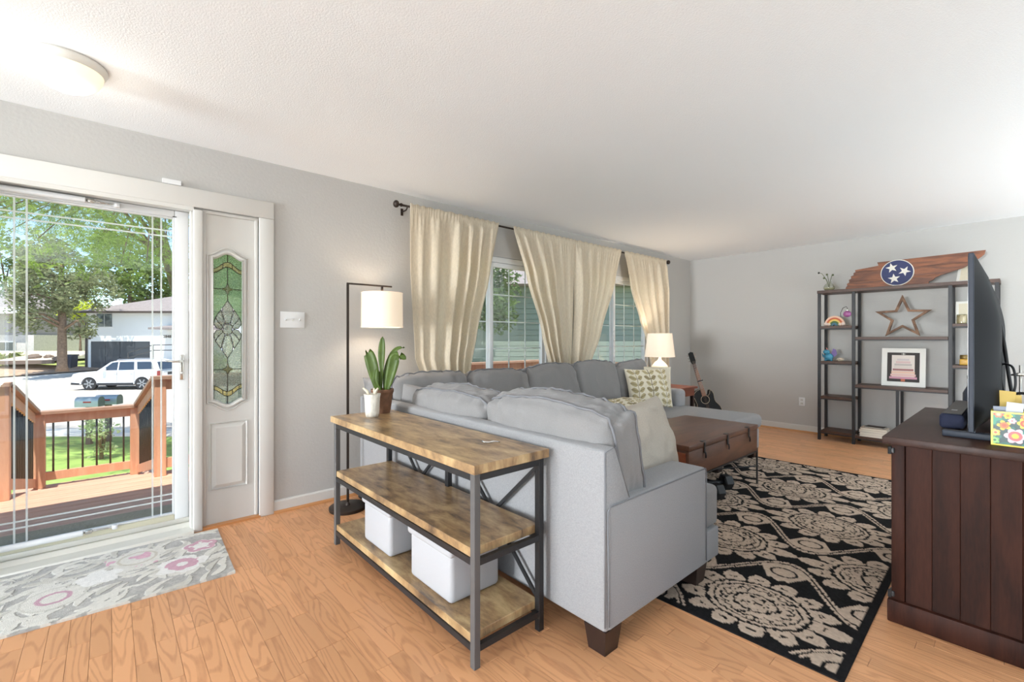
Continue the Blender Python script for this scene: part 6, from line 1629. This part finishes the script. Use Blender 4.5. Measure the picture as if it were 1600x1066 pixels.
def foliage(clumps, n, size, seed, aspect=0.5, flat=0.3):
    """leaf quads gathered in clumps; clumps: list of (x, y, z, r)"""
    r = nprs(seed); cl_ = np.array(clumps); k = r.randint(0, len(cl_), n)
    d = r.normal(size=(n, 3)); d /= np.linalg.norm(d, axis=1)[:, None]
    rad = (r.rand(n) ** 0.45)[:, None] * cl_[k, 3:4]
    P = cl_[k, :3] + d * rad * np.array([1, 1, 0.8])
    a = r.normal(size=(n, 3)); a[:, 2] *= flat + 0.3; a /= np.linalg.norm(a, axis=1)[:, None]
    b = np.cross(a, r.normal(size=(n, 3))); b /= np.linalg.norm(b, axis=1)[:, None]
    s = size * (0.6 + 0.8 * r.rand(n))[:, None]
    V = np.stack([P - a * s, P + b * s * aspect, P + a * s, P - b * s * aspect], 1).reshape(-1, 3)
    m = MB(EXT); m.v = V.tolist(); m.f = [(4 * i, 4 * i + 1, 4 * i + 2, 4 * i + 3) for i in range(n)]
    return m
def tree(name, u, v, zb, trunk_h, trunk_r, crown, nclump, clump_r, n, size, lm, seed, label, cat='tree', group='trees across the street', aspect=0.5, cone=False, lean=0.0):
    r = nprs(seed + 99); p = hpos(u, v, zb)
    t = empty(name, p, -YAW, label=label, cat=cat, group=group)
    cz, ru, rz = crown
    cl_ = []
    for i in range(nclump):
        while True:
            q = r.uniform(-1, 1, 3)
            if np.linalg.norm(q) <= 1: break
        w = 1.0 if not cone else (0.35 + 0.65 * (1 - (q[2] + 1) / 2))
        cl_.append((u + q[0] * ru * w, v + q[1] * ru * w, cz + q[2] * rz, clump_r * r.uniform(0.7, 1.3)))
    top_ = min(cz + rz * 0.6, zb + trunk_h)
    MB(EXT).tube([(u, v, zb - 0.2), (u, v, zb + 0.3), (u + lean * 0.5, v, (zb + top_) / 2), (u + lean, v, top_)], [trunk_r * 1.4, trunk_r, trunk_r * 0.8, trunk_r * 0.4], 10).build('trunk', 'bark', t, smooth=True)
    for i in range(0, nclump, max(1, nclump // 8)):
        c = cl_[i]; zs = min(c[2], top_) - 0.4; zs = max(zs, zb + trunk_h * 0.35)
        MB(EXT).tube([(u + lean * 0.7, v, zs - 0.3), ((u + c[0]) / 2, (v + c[1]) / 2, (zs + c[2]) / 2 + 0.2), (c[0], c[1], c[2])], [trunk_r * 0.4, trunk_r * 0.25, trunk_r * 0.1], 6).build('branch', 'bark', t, smooth=True)
    foliage(cl_, n, size, seed, aspect).build('foliage', lm, t, kind='stuff')
    return t
tree('spruce_tree', -34.2, 34.6, -1.05, 8.0, 0.30, (4.9, 3.0, 4.1), 60, 0.85, 9000, 0.13, 'leaf_spruce', 1, 'grey green loose tree with bare trunk standing before the rock bed', cone=False)
tree('shade_tree', -58.5, 58.0, 0.2, 9.0, 0.30, (9.0, 4.8, 6.2), 40, 1.3, 5000, 0.22, 'leaf_pale', 2, 'pale green tree behind the grey house at the far left')
tree('shade_tree', -42.4, 50.5, 0.0, 9.0, 0.30, (8.0, 4.2, 5.5), 40, 1.4, 5000, 0.24, 'leaf_mid', 3, 'mid green tree rising behind the grey green loose tree')
tree('shade_tree', -39.0, 55.5, -0.2, 9.0, 0.30, (6.6, 4.6, 4.6), 40, 1.5, 5000, 0.25, 'leaf_pale', 4, 'pale tree behind the roof of the white house')
tree('shade_tree', -39.5, 66.0, 0.0, 10.0, 0.30, (10.0, 4.6, 5.0), 36, 1.5, 4000, 0.26, 'leaf_mid', 5, 'tall tree far behind the white house roof')
tree('shrub', -40.4, 42.6, 0.0, 2.0, 0.10, (3.6, 1.6, 1.5), 16, 0.7, 1800, 0.13, 'leaf_yellow', 6, 'bright yellow green shrub left of the white house roof', 'shrub', 'shrubs across the street')
tree('shrub', -42.6, 38.6, -0.45, 0.6, 0.05, (-0.45, 0.85, 0.45), 14, 0.35, 1500, 0.07, 'leaf_mid', 7, 'low round green shrub on the rock bed at the far left', 'shrub', 'shrubs across the street')
tree('shrub', -21.0, 32.6, -2.1, 1.2, 0.08, (-0.6, 0.8, 0.75), 14, 0.4, 1400, 0.09, 'leaf_bright', 8, 'bright green shrub behind the parked vehicle', 'shrub', 'shrubs across the street')
tree('shrub', -8.3, 9.2, -1.22, 0.7, 0.03, (-0.75, 0.28, 0.38), 12, 0.16, 700, 0.035, 'leaf_pale', 9, 'thin leafy shrub behind the stair landing balusters', 'shrub', 'shrubs across the street')
tree('shade_tree', -33.6, 56.0, -0.2, 9.0, 0.30, (8.2, 5.0, 5.2), 44, 1.6, 5200, 0.26, 'leaf_mid', 41, 'green tree standing right behind the ridge of the white house')
tree('shade_tree', -69.0, 62.0, 0.2, 9.0, 0.30, (9.5, 5.2, 6.4), 40, 1.5, 4600, 0.25, 'leaf_mid', 42, 'dark green tree behind the grey house roof at the far left')
tree('shade_tree', -26.5, 55.0, -0.2, 9.0, 0.30, (8.2, 5.0, 5.2), 36, 1.6, 4000, 0.26, 'leaf_bright', 43, 'bright tree behind the right end of the white house')
# honey locust in the front yard: boughs hanging into the door view
def fronds(pts, n_per, seed):
    r = nprs(seed); V = []; F = []
    for (u, v, z, rad) in pts:
        for _ in range(n_per):
            c = np.array([u, v, z]) + r.normal(size=3) * rad * np.array([0.55, 0.55, 0.5])
            a = r.normal(size=3); a[2] = -0.3 - 0.5 * r.rand(); a /= np.linalg.norm(a)
            s = np.cross(a, [0, 0, 1.0]); s /= np.linalg.norm(s); L_ = 0.16 + 0.10 * r.rand()
            nn = np.cross(s, a)
            for k in range(9):
                p = c + a * L_ * k / 9 + np.array([0, 0, -0.04 * (k / 9) ** 2])
                for sg_ in (-1, 1):
                    q = p + s * sg_ * 0.045 + a * 0.012
                    w = a * 0.009; b = len(V)
                    V += [tuple(p - w * 0.5), tuple((p + q) / 2 + w - nn * 0.004), tuple(q), tuple((p + q) / 2 - w - nn * 0.004)]
                    F.append((b, b + 1, b + 2, b + 3))
    m = MB(EXT); m.v = [tuple(float(x) for x in p) for p in V]; m.f = F
    return m
lt = empty('locust_tree', hpos(-8.7, 12.2, -1.36), -YAW, label='feathery green locust tree hanging over the front yard', cat='tree')
MB(EXT).tube([(-8.7, 12.2, -1.45), (-8.7, 12.2, 0.5), (-8.85, 12.15, 2.3), (-9.35, 11.9, 4.4), (-9.8, 11.6, 7.0)], [0.22, 0.17, 0.15, 0.12, 0.07], 12).build('trunk', 'bark', lt, smooth=True)
r_ = nprs(17); boughs = []
for i in range(20):
    # bough tips across the upper part of the door view
    px_ = r_.uniform(-60, 275); py_ = r_.uniform(325, 430) if px_ > 130 else r_.uniform(300, 385)
    v_ = r_.uniform(8.5, 12.5); u_ = (px_ - 800) / 711 * v_; z_ = CAM_H + (530 - py_) / 711 * v_
    tip = (u_, v_, z_); boughs.append(tip)
    MB(EXT).tube([(-9.3, 12.0, 3.4 + 0.11 * i), ((u_ - 9.3) / 2, (v_ + 12) / 2, max(z_, 4.2) + 0.7), (u_, v_, z_ + 0.1)], [0.06, 0.03, 0.008], 7).build('bough', 'bark', lt, smooth=True)
pts = []
for (u_, v_, z_) in boughs:
    for j in range(5): pts.append((u_ + r_.normal() * 0.55, v_ + r_.normal() * 0.5, z_ + abs(r_.normal()) * 0.5, 0.42))
fronds(pts, 26, 3).build('foliage', 'leaf_bright', lt, kind='stuff')
foliage([(u + r_.normal() * 0.9, v + r_.normal() * 0.7, z + 0.9 + abs(r_.normal()) * 1.2, 0.7) for (u, v, z) in boughs for _ in range(4)], 16000, 0.055, 23, 0.4).build('upper_foliage', 'leaf_mid', lt, kind='stuff')
# garden trees beyond the windows
tree('shade_tree', -1.7, 14.4, -1.45, 5.0, 0.16, (3.0, 1.9, 2.0), 40, 0.6, 7000, 0.09, 'leaf_dark', 31, 'green yard tree seen through the left part of the windows', group='yard trees by the windows')
tree('shrub', 2.3, 14.2, -1.45, 1.0, 0.05, (-0.2, 0.8, 1.0), 16, 0.4, 2200, 0.06, 'leaf_dark', 32, 'dark green shrub below the right hand window', 'shrub', 'yard shrubs by the windows')
tree('shrub', 5.0, 14.6, -1.45, 1.0, 0.05, (-0.4, 0.8, 0.8), 16, 0.4, 2200, 0.06, 'leaf_mid', 33, 'green shrub against the blue sided wall', 'shrub', 'yard shrubs by the windows')
